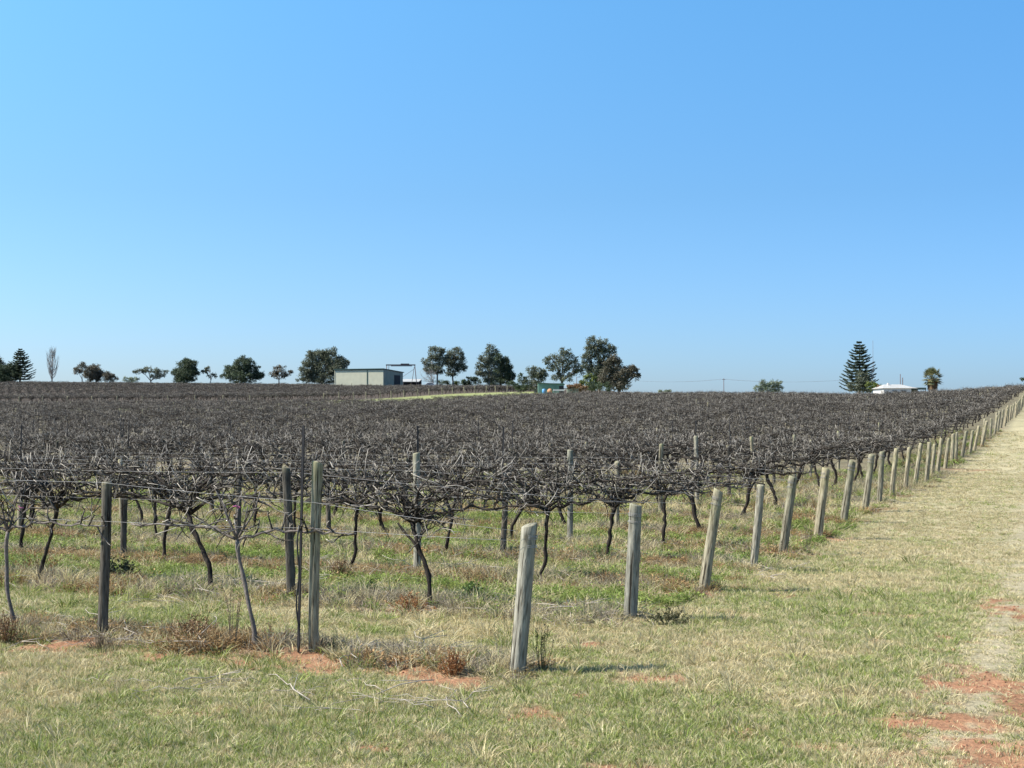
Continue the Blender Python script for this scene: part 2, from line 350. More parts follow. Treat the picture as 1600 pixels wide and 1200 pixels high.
tufts = [tuft(k, 12, .035, .052, .0047, .7) for k in range(4)] + [tuft(10+k, 15, .05, .08, .005, 1.1, .9) for k in range(3)] + \
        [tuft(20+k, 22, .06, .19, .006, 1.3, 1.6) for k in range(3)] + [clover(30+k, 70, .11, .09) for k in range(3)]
def field_points(y0, y1, dens, xr=.43, pad=1.2):
    n = int(dens*(xr*(y1*y1-y0*y0)+2*pad*(y1-y0)))
    Y = np.sqrt(NR.random(n)*(y1*y1-y0*y0)+y0*y0); X = (NR.random(n)*2-1)*(xr*Y+pad); return X, Y
pX, pY, pS = [], [], []
for (a_, b_, de, s_) in ((6.5, 10, 1050, .95), (10, 14, 850, .97), (14, 20, 430, 1.1), (20, 30, 190, 1.35), (30, 50, 62, 1.8), (50, 85, 14, 2.4)):
    X, Y = field_points(a_, b_, de); pX.append(X); pY.append(Y); pS.append(np.full(len(X), s_))
X = np.concatenate(pX); Y = np.concatenate(pY); S = np.concatenate(pS); z = zones(X, Y)
keep = (NR.random(len(X)) > z['red']*.86) & (NR.random(len(X)) > z['trk']*.75) & ~((Y > 50) & (z['t'] > 3)) & (NR.random(len(X)) > z['under']*.25)
X, Y, S = X[keep], Y[keep], S[keep]; z = zones(X, Y); n = len(X)
rr = NR.random(n); kindr = NR.random(n)
g = NR.random(n) < z['green']*.75+.1; rs = (~g) & (NR.random(n) < z['rust'])
tint = np.empty((n, 3)); v = NR.random((n, 1)); v2 = NR.random((n, 1))
tint[:] = C_(.535, .465, .275)*(.7+.5*v)*(1-.2*z['far'][:, None])+C_(.03, .0, -.03)*v2
gcol = (C_(.175, .235, .045)*(1-v2)+C_(.31, .34, .10)*v2)*(.75+.5*v); tint[g] = gcol[g]
rcol = (C_(.36, .21, .095)*(1-v2)+C_(.33, .25, .12)*v2)*(.7+.5*v); tint[rs] = rcol[rs]
dead = (~g) & (~rs) & (NR.random(n) < z['under']*.5); tint[dead] = (C_(.30, .25, .19)*(.5+.6*v))[dead]
idx = NR.integers(0, 4, n); longg = kindr < .22; idx[longg] = NR.integers(4, 7, longg.sum()); sp_ = NR.random(n) < .005; idx[sp_] = NR.integers(7, 10, sp_.sum())
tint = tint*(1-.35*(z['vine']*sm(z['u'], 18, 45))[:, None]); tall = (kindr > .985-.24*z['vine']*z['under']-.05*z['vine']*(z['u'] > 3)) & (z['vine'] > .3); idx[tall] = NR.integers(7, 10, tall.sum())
cl = g & (z['vine'] > .5) & (z['u'] > 2.5) & (NR.random(n) < .3); idx[cl] = NR.integers(10, 13, cl.sum())
tint[cl] = (C_(.15, .22, .045)*(1-v2)+C_(.28, .33, .085)*v2)[cl]
clr = rs & (NR.random(n) < .3); idx[clr] = NR.integers(10, 13, clr.sum())
hs = S*(.4+.95*fbm(X*2.5, Y*2.5, 9))*(1-.3*z['vine']*(idx < 7)+.15*(idx >= 10)*z['vine'])*NR.uniform(.65, 1.4, n)*(1-.45*z['far'])*(1-.5*z['trk'])
scl = np.stack([S*NR.uniform(.8, 1.3, n)]*2+[hs], -1)
pos = np.stack([X, Y, terr(X, Y)+small(X, Y)], -1); rot = np.stack([NR.normal(0, .12, n), NR.normal(0, .12, n), NR.uniform(0, 6.28, n)], -1)
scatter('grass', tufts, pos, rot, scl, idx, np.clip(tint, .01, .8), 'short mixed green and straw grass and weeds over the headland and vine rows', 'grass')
# clods of red soil
def clod(seed):
    r = random.Random(seed); bm = bmesh.new(); bmesh.ops.create_icosphere(bm, subdivisions=2, radius=.016)
    for v in bm.verts: v.co *= 1+.5*(vnoise(v.co.x*90+seed*7, v.co.y*90+v.co.z*70, seed)-.5)+r.uniform(-.08, .08); v.co.z *= .7
    me = bpy.data.meshes.new('clod'); bm.to_mesh(me); bm.free(); me.materials.append(M_CLOD); return me
M_CLOD = flat('red_clods', (.33, .165, .09), (.2, .095, .055), 40, .95)
X, Y = field_points(7, 22, 70); zq = zones(X, Y); k = NR.random(len(X)) < zq['red']*.9; X, Y = X[k], Y[k]; n = len(X); q = NR.uniform(.25, 1.1, n)**1.6
scatter('soil_clods', [clod(k) for k in range(5)], np.stack([X, Y, terr(X, Y)+small(X, Y)+.002], -1), NR.uniform(0, 6, (n, 3))*C_(.1, .1, 1), np.stack([q, q, q], -1), NR.integers(0, 5, n), None, 'crumbly clods of red soil on the bare patches', 'soil')
# prunings
def stick(seed, l, r0):
    r = random.Random(seed); m = MB(); p = Vector((-l/2, 0, 0)); pts = []; an = r.uniform(-.5, .5)
    for k in range(7):
        pts.append(p.copy()); an += r.uniform(-.45, .45); p = p+Vector((math.cos(an), math.sin(an), 0))*l/6; p.z = .012+abs(r.gauss(0, .012))*(1+l)
    m.tube(pts, [r0*(1-.08*k) for k in range(7)], 5)
    for q in range(r.randint(0, 3)):
        b_ = pts[r.randint(1, 5)]; a_ = an+r.choice((-1, 1))*r.uniform(.4, 1); L = l*r.uniform(.1, .3)
        m.tube([b_, b_+Vector((math.cos(a_)*L, math.sin(a_)*L, r.uniform(0, .05)))], [r0*.7, r0*.5], 4)
    return m.mesh('stick', M_LITTER)
sticks = [stick(k, [.25, .4, .6, .9, 1.2][k % 5], [.0025, .003, .0035, .004, .0045][k % 5]) for k in range(10)]
X, Y = field_points(8, 45, 9); z = zones(X, Y); k = NR.random(len(X)) < z['under']*.9; X, Y = X[k], Y[k]
ex = []
for (px, py, rx, ry, n_) in ((300, 1068, 190, 9, 14), (430, 1078, 100, 5, 7), (640, 1035, 70, 8, 22), (330, 925, 110, 14, 70), (870, 970, 60, 8, 40), (560, 905, 70, 10, 40), (580, 1030, 60, 10, 24), (150, 1000, 160, 12, 40), (1150, 900, 60, 8, 15), (640, 1100, 90, 10, 12)):
    for q in range(n_): ex.append(gp(px+RNG.gauss(0, rx*.6), py+RNG.gauss(0, ry*.6)))
X = np.concatenate([X, [e[0] for e in ex]]); Y = np.concatenate([Y, [e[1] for e in ex]]); n = len(X)
scatter('cane_litter', sticks, np.stack([X, Y, terr(X, Y)+small(X, Y)+.015], -1), np.stack([NR.normal(0, .06, n), NR.normal(0, .08, n), NR.normal(2.74, .7, n)], -1),
        np.stack([NR.uniform(.6, 1.2, n)]*3, -1), NR.integers(0, 10, n), None, 'pale dry vine prunings strewn on the ground under and beside the rows', 'prunings')
# ------------------------------------------------------------------ vines
def wander(r, p, d, l, n, wob, bias=None):
    pts = [p.copy()]; d = d.normalized()
    for k in range(n):
        d = (d+Vector((r.gauss(0, wob), r.gauss(0, wob), r.gauss(0, wob)))+(bias or Vector())).normalized(); p = p+d*l/n; pts.append(p.copy())
    return pts
def twigs(r, cm, pts, every, up=.7, ln=1., side=.55):
    acc = 0
    for k in range(len(pts)-1):
        seg = pts[k+1]-pts[k]; L = seg.length; s = 0
        while acc+L-s > every:
            s += every-acc; acc = 0; p = pts[k]+seg*(s/L)
            d = Vector((r.uniform(-1, 1), r.gauss(0, side), r.uniform(-.5, 1)*up+.12)).normalized(); l = r.uniform(.06, .2)
            q = wander(r, p, d, l, 2, .25); cm.tube(q, [.010, .0085, .007], 4, .05, .25, cap=False)
            for j in range(r.choice((1, 2, 2, 3))):
                l = r.choice((.07, .1, .15, .22, .3))*r.uniform(.8, 1.3)*ln
                dd = (d+Vector((r.gauss(0, .6), r.gauss(0, .5), r.gauss(.12, .5)))).normalized()
                q2 = wander(r, q[-1-(j % 2)], dd, l, 3, .2, Vector((0, 0, .03)))
                t0 = r.choice((-.6, -.5, -.4, -.2, .15, .5))
                cm.tube(q2, [.006, .0052, .0044, .0036], 3, t0, min(1, t0+.6))
        acc += L-s
def make_vine(seed, hook=False, dens=1., thin=1., wob=1., droop=0):
    r = random.Random(seed); tm, am, cm = MB(), MB(), MB()
    head = Vector((r.uniform(-.3, .3), r.uniform(-.1, .1), r.uniform(.82, .98)))
    pts = [Vector((0, 0, -.08))]
    n = 11; wx = r.uniform(-.09, .09)*wob
    for k in range(1, n+1):
        f = k/n; pts.append(Vector((head.x*f+wx*math.sin(f*5)+r.gauss(0, .011)*wob, head.y*f+r.gauss(0, .011)*wob, head.z*f)))
    r0 = r.uniform(.032, .045)*thin
    rad = [r0*1.75, r0*1.3]+[r0*r.uniform(.75, 1.22) for k in range(n-2)]+[r0*1.25]
    tm.tube(pts, rad, 8)
    if r.random() < .4:                                                     # forked head
        q = wander(r, pts[7], Vector((r.choice((-1, 1))*.6, r.gauss(0, .2), 1)), .42, 5, .12); tm.tube(q, [r0*.8, r0*.7, r0*.65, r0*.6, r0*.6, r0*.5], 6)
    lines = []
    for sgn in (-1, 1):
        for (zz, L, rr0) in ((1.08, r.uniform(1.2, 1.6), .025), (1.36, r.uniform(.9, 1.5), .021), (1.2, r.uniform(.6, 1.1), .017)):
            p = pts[-1].copy(); q = [p]; m = 12; yd = r.uniform(-.25, .25)*(zz > 1.1)
            for k in range(1, m+1):
                f = k/m; rise = 1-math.exp(-f*6)
                q.append(Vector((p.x+sgn*L*f+r.gauss(0, .022), p.y*(1-f)+yd*f+r.gauss(0, .026)*wob, p.z+(zz-p.z)*rise+r.gauss(0, .024)*wob)))
            am.tube(q, [rr0*thin*(1.25-.7*k/m)*r.uniform(.8, 1.2) for k in range(m+1)], 6, .0, .15); lines.append(q)
    for k in range(5 if wob == 1 else 4):
        q = wander(r, pts[-1], Vector((r.uniform(-1, 1), r.uniform(-.8, .8), r.uniform(.3, 1.0))), r.uniform(.3, .58), 6, .3)
        am.tube(q, [.018, .016, .015, .013, .012, .01, .009], 5, 0, .2); lines.append(q)
    if hook:
        c0 = pts[-1]; q = [c0]+[Vector((c0.x-.03-.22*math.cos(a)+.22, c0.y, c0.z+.04+.24*math.sin(a))) for a in (0.2, .7, 1.2, 1.7, 2.3, 2.9, 3.5)]
        am.tube([Vector((-p.x+2*c0.x, p.y, p.z)) for p in q], [.03, .03, .028, .026, .024, .022, .02, .017], 7)
        lines.append(q[3:])
    for k in range(droop):                                                  # thin canes hanging below the wires
        q0 = lines[r.randrange(6)]; b = q0[r.randint(3, 11)]
        cm.tube(wander(r, b, Vector((r.uniform(-1, 1), r.gauss(0, .5), r.uniform(-.9, -.1))), r.uniform(.2, .5), 5, .28, Vector((0, 0, -.07))), [.006, .0055, .005, .0045, .004, .003], 4, -.2, .4)
    for q in lines: twigs(r, cm, q, .048/dens)
    return tm, am, cm
VARS = []
for k in range(9):
    tm, am, cm = make_vine(100+k, hook=(k == 8)); VARS.append((tm.mesh('trunk', M_BARK), am.mesh('arms', M_BARK), cm.mesh('canes', M_CANE), (tm, am, cm)))
NEARV = []
for k in range(9):
    tm, am, cm = make_vine(300+k, hook=(k == 8), dens=.84, thin=.68, wob=.85, droop=16); NEARV.append((tm.mesh('trunk', M_BARK), am.mesh('arms', M_BARK), cm.mesh('canes', M_CANE)))
def young_vine(seed, h):
    r = random.Random(seed); tm, am, cm = MB(), MB(), MB()
    pts = [Vector((r.uniform(.02, .05), 0, -.05))]+[Vector((.05*math.sin(k/12*4+seed)-.1*k/12*(1 if seed % 2 else .2), .01*math.sin(k), h*k/12)) for k in range(13)]
    tm.tube(pts, [.036, .032, .03]+[.019*r.uniform(.85, 1.2) for k in range(11)], 7, .1, .3)
    lines = []
    for sgn in (-1, 1):
        q = [pts[-1]]
        for k in range(1, 16): q.append(Vector((pts[-1].x+sgn*1.25*k/15, r.gauss(0, .012), pts[-1].z+(1.08-pts[-1].z)*min(1, k/4)+r.gauss(0, .012))))
        am.tube(q, [.015-.0005*k for k in range(16)], 5, .1, .35); lines.append((q, .1, .75))
    for k in range(5):
        q = wander(r, pts[-1], Vector((r.uniform(-.7, .7), r.uniform(-.3, .3), 1)), r.uniform(.3, .55), 6, .16); am.tube(q, [.011, .01, .009, .008, .007, .006, .005], 5, .1, .5); lines.append((q, .1, 1.))
    for q, e, l in lines: twigs(r, cm, q, e, ln=l*.8, side=.3)
    return tm.mesh('trunk', M_YOUNG), am.mesh('arms', M_YOUNG), cm.mesh('canes', M_CANE)

ORD = ['', 'first', 'second', 'third', 'fourth', 'fifth', 'sixth', 'seventh', 'eighth', 'ninth', 'tenth', 'eleventh', 'twelfth', 'thirteenth', 'fourteenth',
       'fifteenth', 'sixteenth', 'seventeenth', 'eighteenth', 'nineteenth', 'twentieth']
TENS = {2: 'twenty', 3: 'thirty', 4: 'forty', 5: 'fifty', 6: 'sixty', 7: 'seventy'}; TTH = {3: 'thirtieth', 4: 'fortieth', 5: 'fiftieth', 6: 'sixtieth', 7: 'seventieth'}
def ordw(n):
    if n <= 20: return ORD[n]
    return TTH[n//10] if n % 10 == 0 else TENS[n//10]+'-'+ORD[n % 10]
ROWANG = math.atan2(DT[1], DT[0])+math.pi        # local +x points toward the end post (headland)
def inview(X, Y, m=.035): return Y > 8 and -.39-m-1.5/Y < X/Y < .39+m+1.5/Y
GV = 'bare grapevines trained along the trellis rows'
spots = []                              # (Y, X, row, k, u, t, mature)
for row in range(1, 46):
    u = (row-1)*ROW
    for k in range(0, 60):
        t = 2.2+2.8*k+(.15 if row > 1 else 0)*RNG.uniform(-1, 1)
        if row == 1:
            if k > 2: break
            t = (2.59, 5.24, 8.0)[k]
        if row <= 3 and k > 0: t += .15
        if row == 3 and k == 0: t = 2.17
        uu = u+RNG.gauss(0, .05); X, Y = xy(uu, t)
        if inview(X, Y): spots.append((Y, X, row, k+1, uu, t))
    if u > 127 : pass
far_v = []
spots.sort(); near_v = spots[:300]; far_v += [(s[1], s[0]) for s in spots[300:]]
for row in range(46, 66):
    for k in range(0, 25):
        X, Y = xy((row-1)*ROW+RNG.gauss(0, .05), 2.2+2.8*k+RNG.uniform(-.2, .2))
        if inview(X, Y): far_v.append((X, Y))
for row in range(0, 47):
    for k in range(0, 84):
        u = 176+row*2.3; X, Y = xy(u+RNG.gauss(0, .05), lane_t(u)+1.5+2.8*k+RNG.uniform(-.2, .2))
        if inview(X, Y): far_v.append((X, Y))
LOOK = {(2, 1): 'gnarled grapevine with an arm curled into a hook above its leaning trunk, second row',
        (1, 1): 'thin young grapevine with a slim bent trunk beside the tall grey post in front',
        (1, 2): 'thin young grapevine at the left edge of the front row with forking top',
        (2, 2): 'thick dark grapevine with forked head behind the front row, between two posts'}
for (Y, X, row, k, u, t) in near_v:
    if row == 1: mt = young_vine(k, .98)
    elif (row, k) == (2, 1): mt = NEARV[8]
    elif row <= 5: mt = NEARV[RNG.randrange(8)]
    else: mt = VARS[RNG.randrange(8)][:3]
    o = empty('grapevine', (X, Y, gz(X, Y)-.02), ROWANG+(math.pi if RNG.random() < .5 and row > 1 and (row, k) != (2, 1) else 0)+RNG.gauss(0, .03))
    tag(o, LOOK.get((row, k), 'gnarled leafless grapevine, %s from the end post in the %s trellis row' % (ordw(k), ordw(row))), 'grapevine', GV)
    s = RNG.uniform(.93, 1.07) if row > 1 else 1; o.scale = (s if RNG.random() < .7 else 1, 1, s)
    for me_, nm in zip(mt, ('trunk', 'arms', 'canes')):
        p = bpy.data.objects.new(nm, me_); COL.objects.link(p); p.parent = o
def merge_mesh(name, parts, mats):
    m = MB()
    for j, q in enumerate(parts):
        b_ = len(m.v); m.v += q.v; m.a += q.a; m.f += [tuple(i+b_ for i in f) for f in q.f]; m.m += [j]*len(q.f)
    return m.mesh(name, mats)
vs = [merge_mesh('vine_mass', VARS[k][3], [M_BARK, M_BARK, M_CANE]) for k in range(8)]
n = len(far_v); FX = np.array([p[0] for p in far_v]); FY = np.array([p[1] for p in far_v])
s_ = NR.uniform(.92, 1.1, n)*1.0
sz_ = s_*np.where(ut(FX, FY)[0] > 190, .82, 1)*NR.uniform(.88, 1.12, n)
scatter('far_grapevines', vs, np.stack([FX, FY, terr(FX, FY)+small(FX, FY)-.02], -1), np.stack([np.zeros(n), np.zeros(n), ROWANG+np.where(NR.random(n) < .5, math.pi, 0)+NR.normal(0, .03, n)], -1),
        np.stack([s_, s_, sz_], -1), NR.integers(0, 8, n), None, 'mass of dark bare grapevines filling the distant rows and the far hillside block', 'grapevines')

# ------------------------------------------------------------------ posts
def post_mesh(seed, h, r0, mat, knots=3, name='post', taper=.9, segs=16, sides=16):
    r = random.Random(seed); m = MB(); ph = [r.uniform(0, 6.28) for _ in range(4)]; slope = r.uniform(.004, .026)*r0/.06
    kn = [(r.uniform(.15, .95)*h, r.uniform(0, 6.28), r.uniform(.008, .016)) for _ in range(knots)]
    zs = [-.25]+[h*i/segs for i in range(segs+1)]
    zs = zs[:-1]+[h-.012, h]
    for i, zz in enumerate(zs):
        f = max(0, zz)/h; rb = r0*(1-(1-taper)*f)
        bx_ = .006*math.sin(f*3+ph[0])*h; by_ = .006*math.sin(f*4+ph[1])*h
        for k in range(sides):
            an = 2*math.pi*k/sides; rr = rb*(1+.03*math.sin(2*an+ph[2]+f*2)+.025*math.sin(3*an+ph[3]-f*3)+r.gauss(0, .006))
            for (kz, ka, kr) in kn:
                da = abs((an-ka+math.pi) % (2*math.pi)-math.pi); rr += kr*math.exp(-((zz-kz)/.035)**2-(da/.35)**2)
            if i == len(zs)-1: rr *= .93
            zt = zz+(slope*math.sin(an+ph[0]) if zz >= h-.012 else 0)+(r.uniform(-.006, .003) if i == len(zs)-1 else 0)
            m.v.append(Vector((bx_+rr*math.cos(an), by_+rr*math.sin(an), zt))); m.a.append(0)
    for i in range(len(zs)-1):
        for k in range(sides):
            k2 = (k+1) % sides; m.f.append((i*sides+k, i*sides+k2, (i+1)*sides+k2, (i+1)*sides+k)); m.m.append(0)
    b_ = (len(zs)-1)*sides; m.f.append(tuple(b_+k for k in range(sides))); m.m.append(0)
    return m.mesh(name, mat)
def ringwrap(r0, z, name, par, n=2):
    m = MB()
    for q in range(n):
        pts = [Vector(((r0+.003)*math.cos(a), (r0+.003)*math.sin(a), z-.012*q+.004*math.sin(a*2))) for a in np.linspace(0, 2*math.pi, 15)]
        m.tube(pts, .0022, 4, cap=False)
    return m.build(name, M_WIRE, par)
# end posts: (x of foot, y of foot, x of top, y of top) in the photograph
EP = [(806, 1052, 829, 819), (985, 967, 991, 787), (1099, 928, 1121, 768), (1175, 892, 1188, 760), (1222, 870, 1239, 749), (1277, 844, 1290, 734), (1317, 816, 1331, 719),
      (1350, 799, 1362, 710), (1372, 786, 1379, 706), (1392, 776, 1401, 702), (1413, 767.5, 1421, 700), (1429, 762, 1439, 695), (1446, 755, 1452, 692), (1455, 745, 1460, 692),
      (1464, 742, 1470, 686), (1476, 732, 1482, 684), (1486, 727, 1490, 679), (1493, 722, 1495, 676), (1502, 716, 1510, 674), (1514, 709, 1520, 672), (1522, 708, 1530, 669)]
RAD = {0: .072, 1: .07, 2: .066, 3: .058, 4: .078, 5: .081, 6: .08, 7: .078, 8: .07, 9: .068}
ELAB = {0: 'thick grey end post nearest the camera, leaning right, wires wound round its top',
        1: 'pale grey upright end post, second from the near corner, with small knots',
        2: 'smooth end post leaning right with one flat face, third from the near corner',
        3: 'slimmer bluish grey end post, fourth from the near corner',
        4: 'stout knotty end post with a bulge on its side, fifth from the near corner',
        5: 'straight thick end post with two dead stalks at its foot, sixth from the corner'}
GE = 'round end posts along the edge of the headland'
for i in range(0, 58):
    if i < len(EP):
        Yp = Y0+2.72*i; fx, fy, tx, ty = EP[i]; X = (fx-CX)/F*Yp; zb = gz(X, Yp); h = (fy-ty)/F*Yp
        h = min(max(h, 1.12), 1.42); lean = (tx-fx)/(fy-ty); Yp_ = Yp
    else:
        X, Yp_ = xy(i*ROW, RNG.gauss(0, .1)); zb = gz(X, Yp_); h = RNG.uniform(1.15, 1.4); lean = RNG.uniform(.05, .2)
    r0 = RAD.get(i, RNG.uniform(.066, .084)); mat = M_POSTG if i in (0, 1, 3) else M_POST
    me_ = post_mesh(700+i, h, r0, mat, 5 if i in (1, 4) else 3, 'end_post', segs=16 if i < 20 else 6, sides=16 if i < 20 else 9)
    o = bpy.data.objects.new('end_post', me_); COL.objects.link(o); o.location = (X, Yp_, zb-.02)
    o.rotation_euler = (RNG.gauss(0, .03), math.atan(lean), 0)
    o.rotation_euler.rotate_axis('Z', RNG.uniform(-.5, .5))
    tag(o, ELAB.get(i, 'short round weathered end post leaning right, %s along the headland from the near corner' % ordw(i+1)), 'post', GE)
    if i < 9: ringwrap(r0*.92, h-.09, 'wire_wrap', o, 3); ringwrap(r0*.93, h-.17, 'wire_wrap', o, 2)
# line posts
PM = [post_mesh(40+k, h, r, mt, 2, 'trellis_post', .96, 8, 10) for k, (h, r, mt) in enumerate(((1.36, .05, M_POST), (1.48, .047, M_POSTD), (1.33, .05, M_POSTD), (1.42, .048, M_POSTD), (1.68, .052, M_POSTG), (1.38, .05, M_POSTD), (1.58, .05, M_POST)))]
def picket_mesh(h, z0=0):
    m = MB()
    for k in range(3):
        a = k*2.094+.5; c, s = math.cos(a), math.sin(a); w_ = .014; t_ = .0018
        b_ = len(m.v)
        for zz in (z0, h):
            for (p, q) in ((0, -t_), (w_, -t_), (w_, t_), (0, t_)): m.v.append(Vector((p*c-q*s, p*s+q*c, zz))); m.a.append(0)
        for f in ((3, 2, 1, 0), (4, 5, 6, 7), (0, 1, 5, 4), (1, 2, 6, 5), (2, 3, 7, 6), (3, 0, 4, 7)): m.f.append(tuple(b_+i for i in f)); m.m.append(0)
    return m.mesh('steel_peg', M_STEEL, False)
PEG = picket_mesh(2.05, 1.3)
GL = 'line posts standing within the trellis rows'
lp = []
for row in range(1, 46):
    for k in range(32):
        u = (row-1)*ROW; t = 3.98+4.9*k+RNG.gauss(0, .04)
        if row == 1:
            if k > 2: break
            t = (1.95, 4.3, 8.9)[k]
        X, Y = xy(u+RNG.gauss(0, .02), t)
        if inview(X, Y): lp.append((Y, X, row, k+1))
lp.sort(); far_p = [(s[1], s[0]) for s in lp[300:]]
PL = {(1, 1): 'tall pale grey round post with a black steel picket beside it in the front row',
      (1, 2): 'dark weathered line post in the front row near the left edge',
      (2, 1): 'brown line post in the second row just left behind the tall pale post'}
for (Y, X, row, k) in lp[:300]:
    if (row, k) == (1, 1): me_ = post_mesh(5, 1.69, .047, M_POST, 3, 'trellis_post', 1.0)
    elif (row, k) == (1, 2): me_ = post_mesh(6, 1.49, .05, M_POSTD, 3, 'trellis_post', .97)
    elif (row, k) == (2, 1): me_ = post_mesh(7, 1.5, .052, M_POSTD, 3, 'trellis_post', .97)
    else: me_ = PM[1 if (row, k) == (4, 1) else 4 if (row, k) in ((5, 1), (3, 1), (8, 1)) else 6 if (k == 1 and row in (7, 10, 12, 15, 19)) else RNG.choice((0, 1, 2, 3, 3, 5, 5))]
    o = bpy.data.objects.new('trellis_post', me_); COL.objects.link(o); o.location = (X, Y, gz(X, Y)-.02)
    o.rotation_euler = (RNG.gauss(0, .015), RNG.gauss(0, .02) if row > 1 else .01, RNG.uniform(0, 6.28) if row > 1 else 0)
    tag(o, PL.get((row, k), 'weathered wooden line post, %s from the end post in the %s trellis row' % (ordw(k), ordw(row))), 'post', GL)
    if (row > 2 and RNG.random() < .3) or (row, k) == (3, 1):
        p = bpy.data.objects.new('steel_peg', PEG); COL.objects.link(p); p.parent = o; p.location = (.055, 0, 0)
for row in range(46, 62):
    for k in range(14):
        X, Y = xy((row-1)*ROW, 4+4.9*k)
        if inview(X, Y): far_p.append((X, Y))
for row in range(1, 30):
    for k in range(36):
        X, Y = xy(176+row*ROW, lane_t(176+row*ROW)+5+4.9*k)
        if inview(X, Y): far_p.append((X, Y))
n = len(far_p); FX = np.array([p[0] for p in far_p]); FY = np.array([p[1] for p in far_p])
scatter('far_trellis_posts', PM, np.stack([FX, FY, terr(FX, FY)], -1), np.stack([NR.normal(0, .02, n), NR.normal(0, .02, n), NR.uniform(0, 6, n)], -1),
        np.ones((n, 3)), NR.choice((0, 1, 2, 3, 3, 5, 5, 1, 2, 6), n), None, 'many small line posts among the distant vine rows', 'posts')
# posts along the edge of the hillside block
hp = post_mesh(90, 1.35, .1, M_POST, 1, 'lane_post', .95, 5, 8); k = 0
for row in range(0, 16):
    X, Y = xy(190+row*ROW*1.15, lane_t(190+row*ROW*1.15)-.3+RNG.gauss(0, .2)); k += 1
    o = bpy.data.objects.new('lane_post', hp); COL.objects.link(o); o.location = (X, Y, tz(X, Y)); o.rotation_euler = (RNG.gauss(0, .05), RNG.gauss(-.05, .06), RNG.uniform(0, 6))
    tag(o, 'pale end post of the hillside vines beside the green lane, %s from its low end' % ordw(k), 'post', 'end posts of the hillside block')
for row in range(0, 14):      # low-end posts of the hillside block's front row
    X, Y = xy(173.6, 121+5.5*row); o = bpy.data.objects.new('lane_post', hp); COL.objects.link(o); o.location = (X, Y, tz(X, Y)); o.rotation_euler = (RNG.gauss(0, .05), RNG.gauss(0, .05), RNG.uniform(0, 6))
    tag(o, 'tiny pale post along the foot of the dark hillside vines, %s leftward from the lane' % ordw(row+1), 'post', 'posts along the foot of the hillside block')

# steel picket and hose beside the tall post of the front row
X, Y = xy(-.06, 2.02); o = bpy.data.objects.new('steel_picket', picket_mesh(2.0, -.05)); COL.objects.link(o); o.location = (X-.045, Y-.03, gz(X, Y)); o.rotation_euler = (0, .02, .4)
tag(o, 'tall thin black steel picket standing against the pale front row post', 'steel picket')
m = MB(); pts = [Vector((.012*math.sin(k*.9)-.012*math.sin(k/14*3.14), -.02, 1.12*k/14)) for k in range(15)]
m.tube(pts, .0085, 6); o = m.build('irrigation_riser', M_HOSE, loc=(X-.035, Y-.055, gz(X, Y))); tag(o, 'black poly hose rising from the ground beside the tall front row post', 'hose')

# wires
M_PINK = flat('pink_tape', (.5, .14, .28), (.4, .1, .22), 5, .6)
for (px, py, row_t, lb) in ((372, 790, 2.45, 'pink flagging tape tied in the young vine left of the tall pale post'), (36, 793, 5.3, 'pink flagging tape tied in the young vine at the left edge')):
    X, Y = xy(0, row_t); m = MB(); r = random.Random(px); p = Vector((0, 0, 0))
    for q in range(3):
        pts = wander(r, p, Vector((r.uniform(-1, 1), r.uniform(-.3, .3), r.uniform(-.5, .2))), .04, 4, .3)
        for a_, b_ in zip(pts[:-1], pts[1:]): m.poly([a_, b_, b_+Vector((0, 0, .009)), a_+Vector((0, 0, .009))])
    zz = CAMZ+(HY-py)/F*Y; tag(m.build('flagging_tape', M_PINK, loc=((px-CX)/F*Y, Y-.06, zz)), lb, 'tape')
def wire_obj(row, nm, hts, label, rad=.0016, mat=None, tmax=None, sag=.012):
    u = (row-1)*ROW; m = MB(); pts = []
    ts = [(-.0, hts[0])]+hts[1]
    for (ta, ha), (tb, hb) in zip(ts[:-1], ts[1:]):
        for f in (0, .25, .5, .75):
            t = ta+(tb-ta)*f; X, Y = xy(u-.055, t); xa, ya = xy(u, ta); xb, yb = xy(u, tb)
            zz = (gz(xa, ya)+ha)*(1-f)+(gz(xb, yb)+hb)*f-sag*4*f*(1-f)*(tb-ta)/3; pts.append(Vector((X, Y, zz)))
    t, h = ts[-1]; X, Y = xy(u-.055, t); pts.append(Vector((X, Y, gz(X, Y)+h)))
    pts[0] = pts[0]+Vector((.03, 0, 0)); m.tube(pts, rad, 4); o = m.build(nm, mat or M_WIRE)
    tag(o, label, 'wire', 'trellis wires strung along the rows'); return o
wire_obj(1, 'trellis_wire', (1.17, [(1.95, 1.32), (4.3, 1.47), (9, 1.5)]), 'upper steel wire of the front row running down to the nearest end post')
wire_obj(1, 'trellis_wire', (1.09, [(1.95, 1.09), (4.3, 1.1), (9, 1.12)]), 'lower steel wire of the front row tied below the top of the nearest end post')
for row in range(2, 7):
    tt = [3.98+4.9*k for k in range(12)]
    wire_obj(row, 'trellis_wire', (1.2, [(t, 1.42) for t in tt]), 'upper steel wire strung along the %s trellis row' % ordw(row))
    wire_obj(row, 'trellis_wire', (1.08, [(t, 1.08) for t in tt]), 'lower steel wire strung along the %s trellis row' % ordw(row))
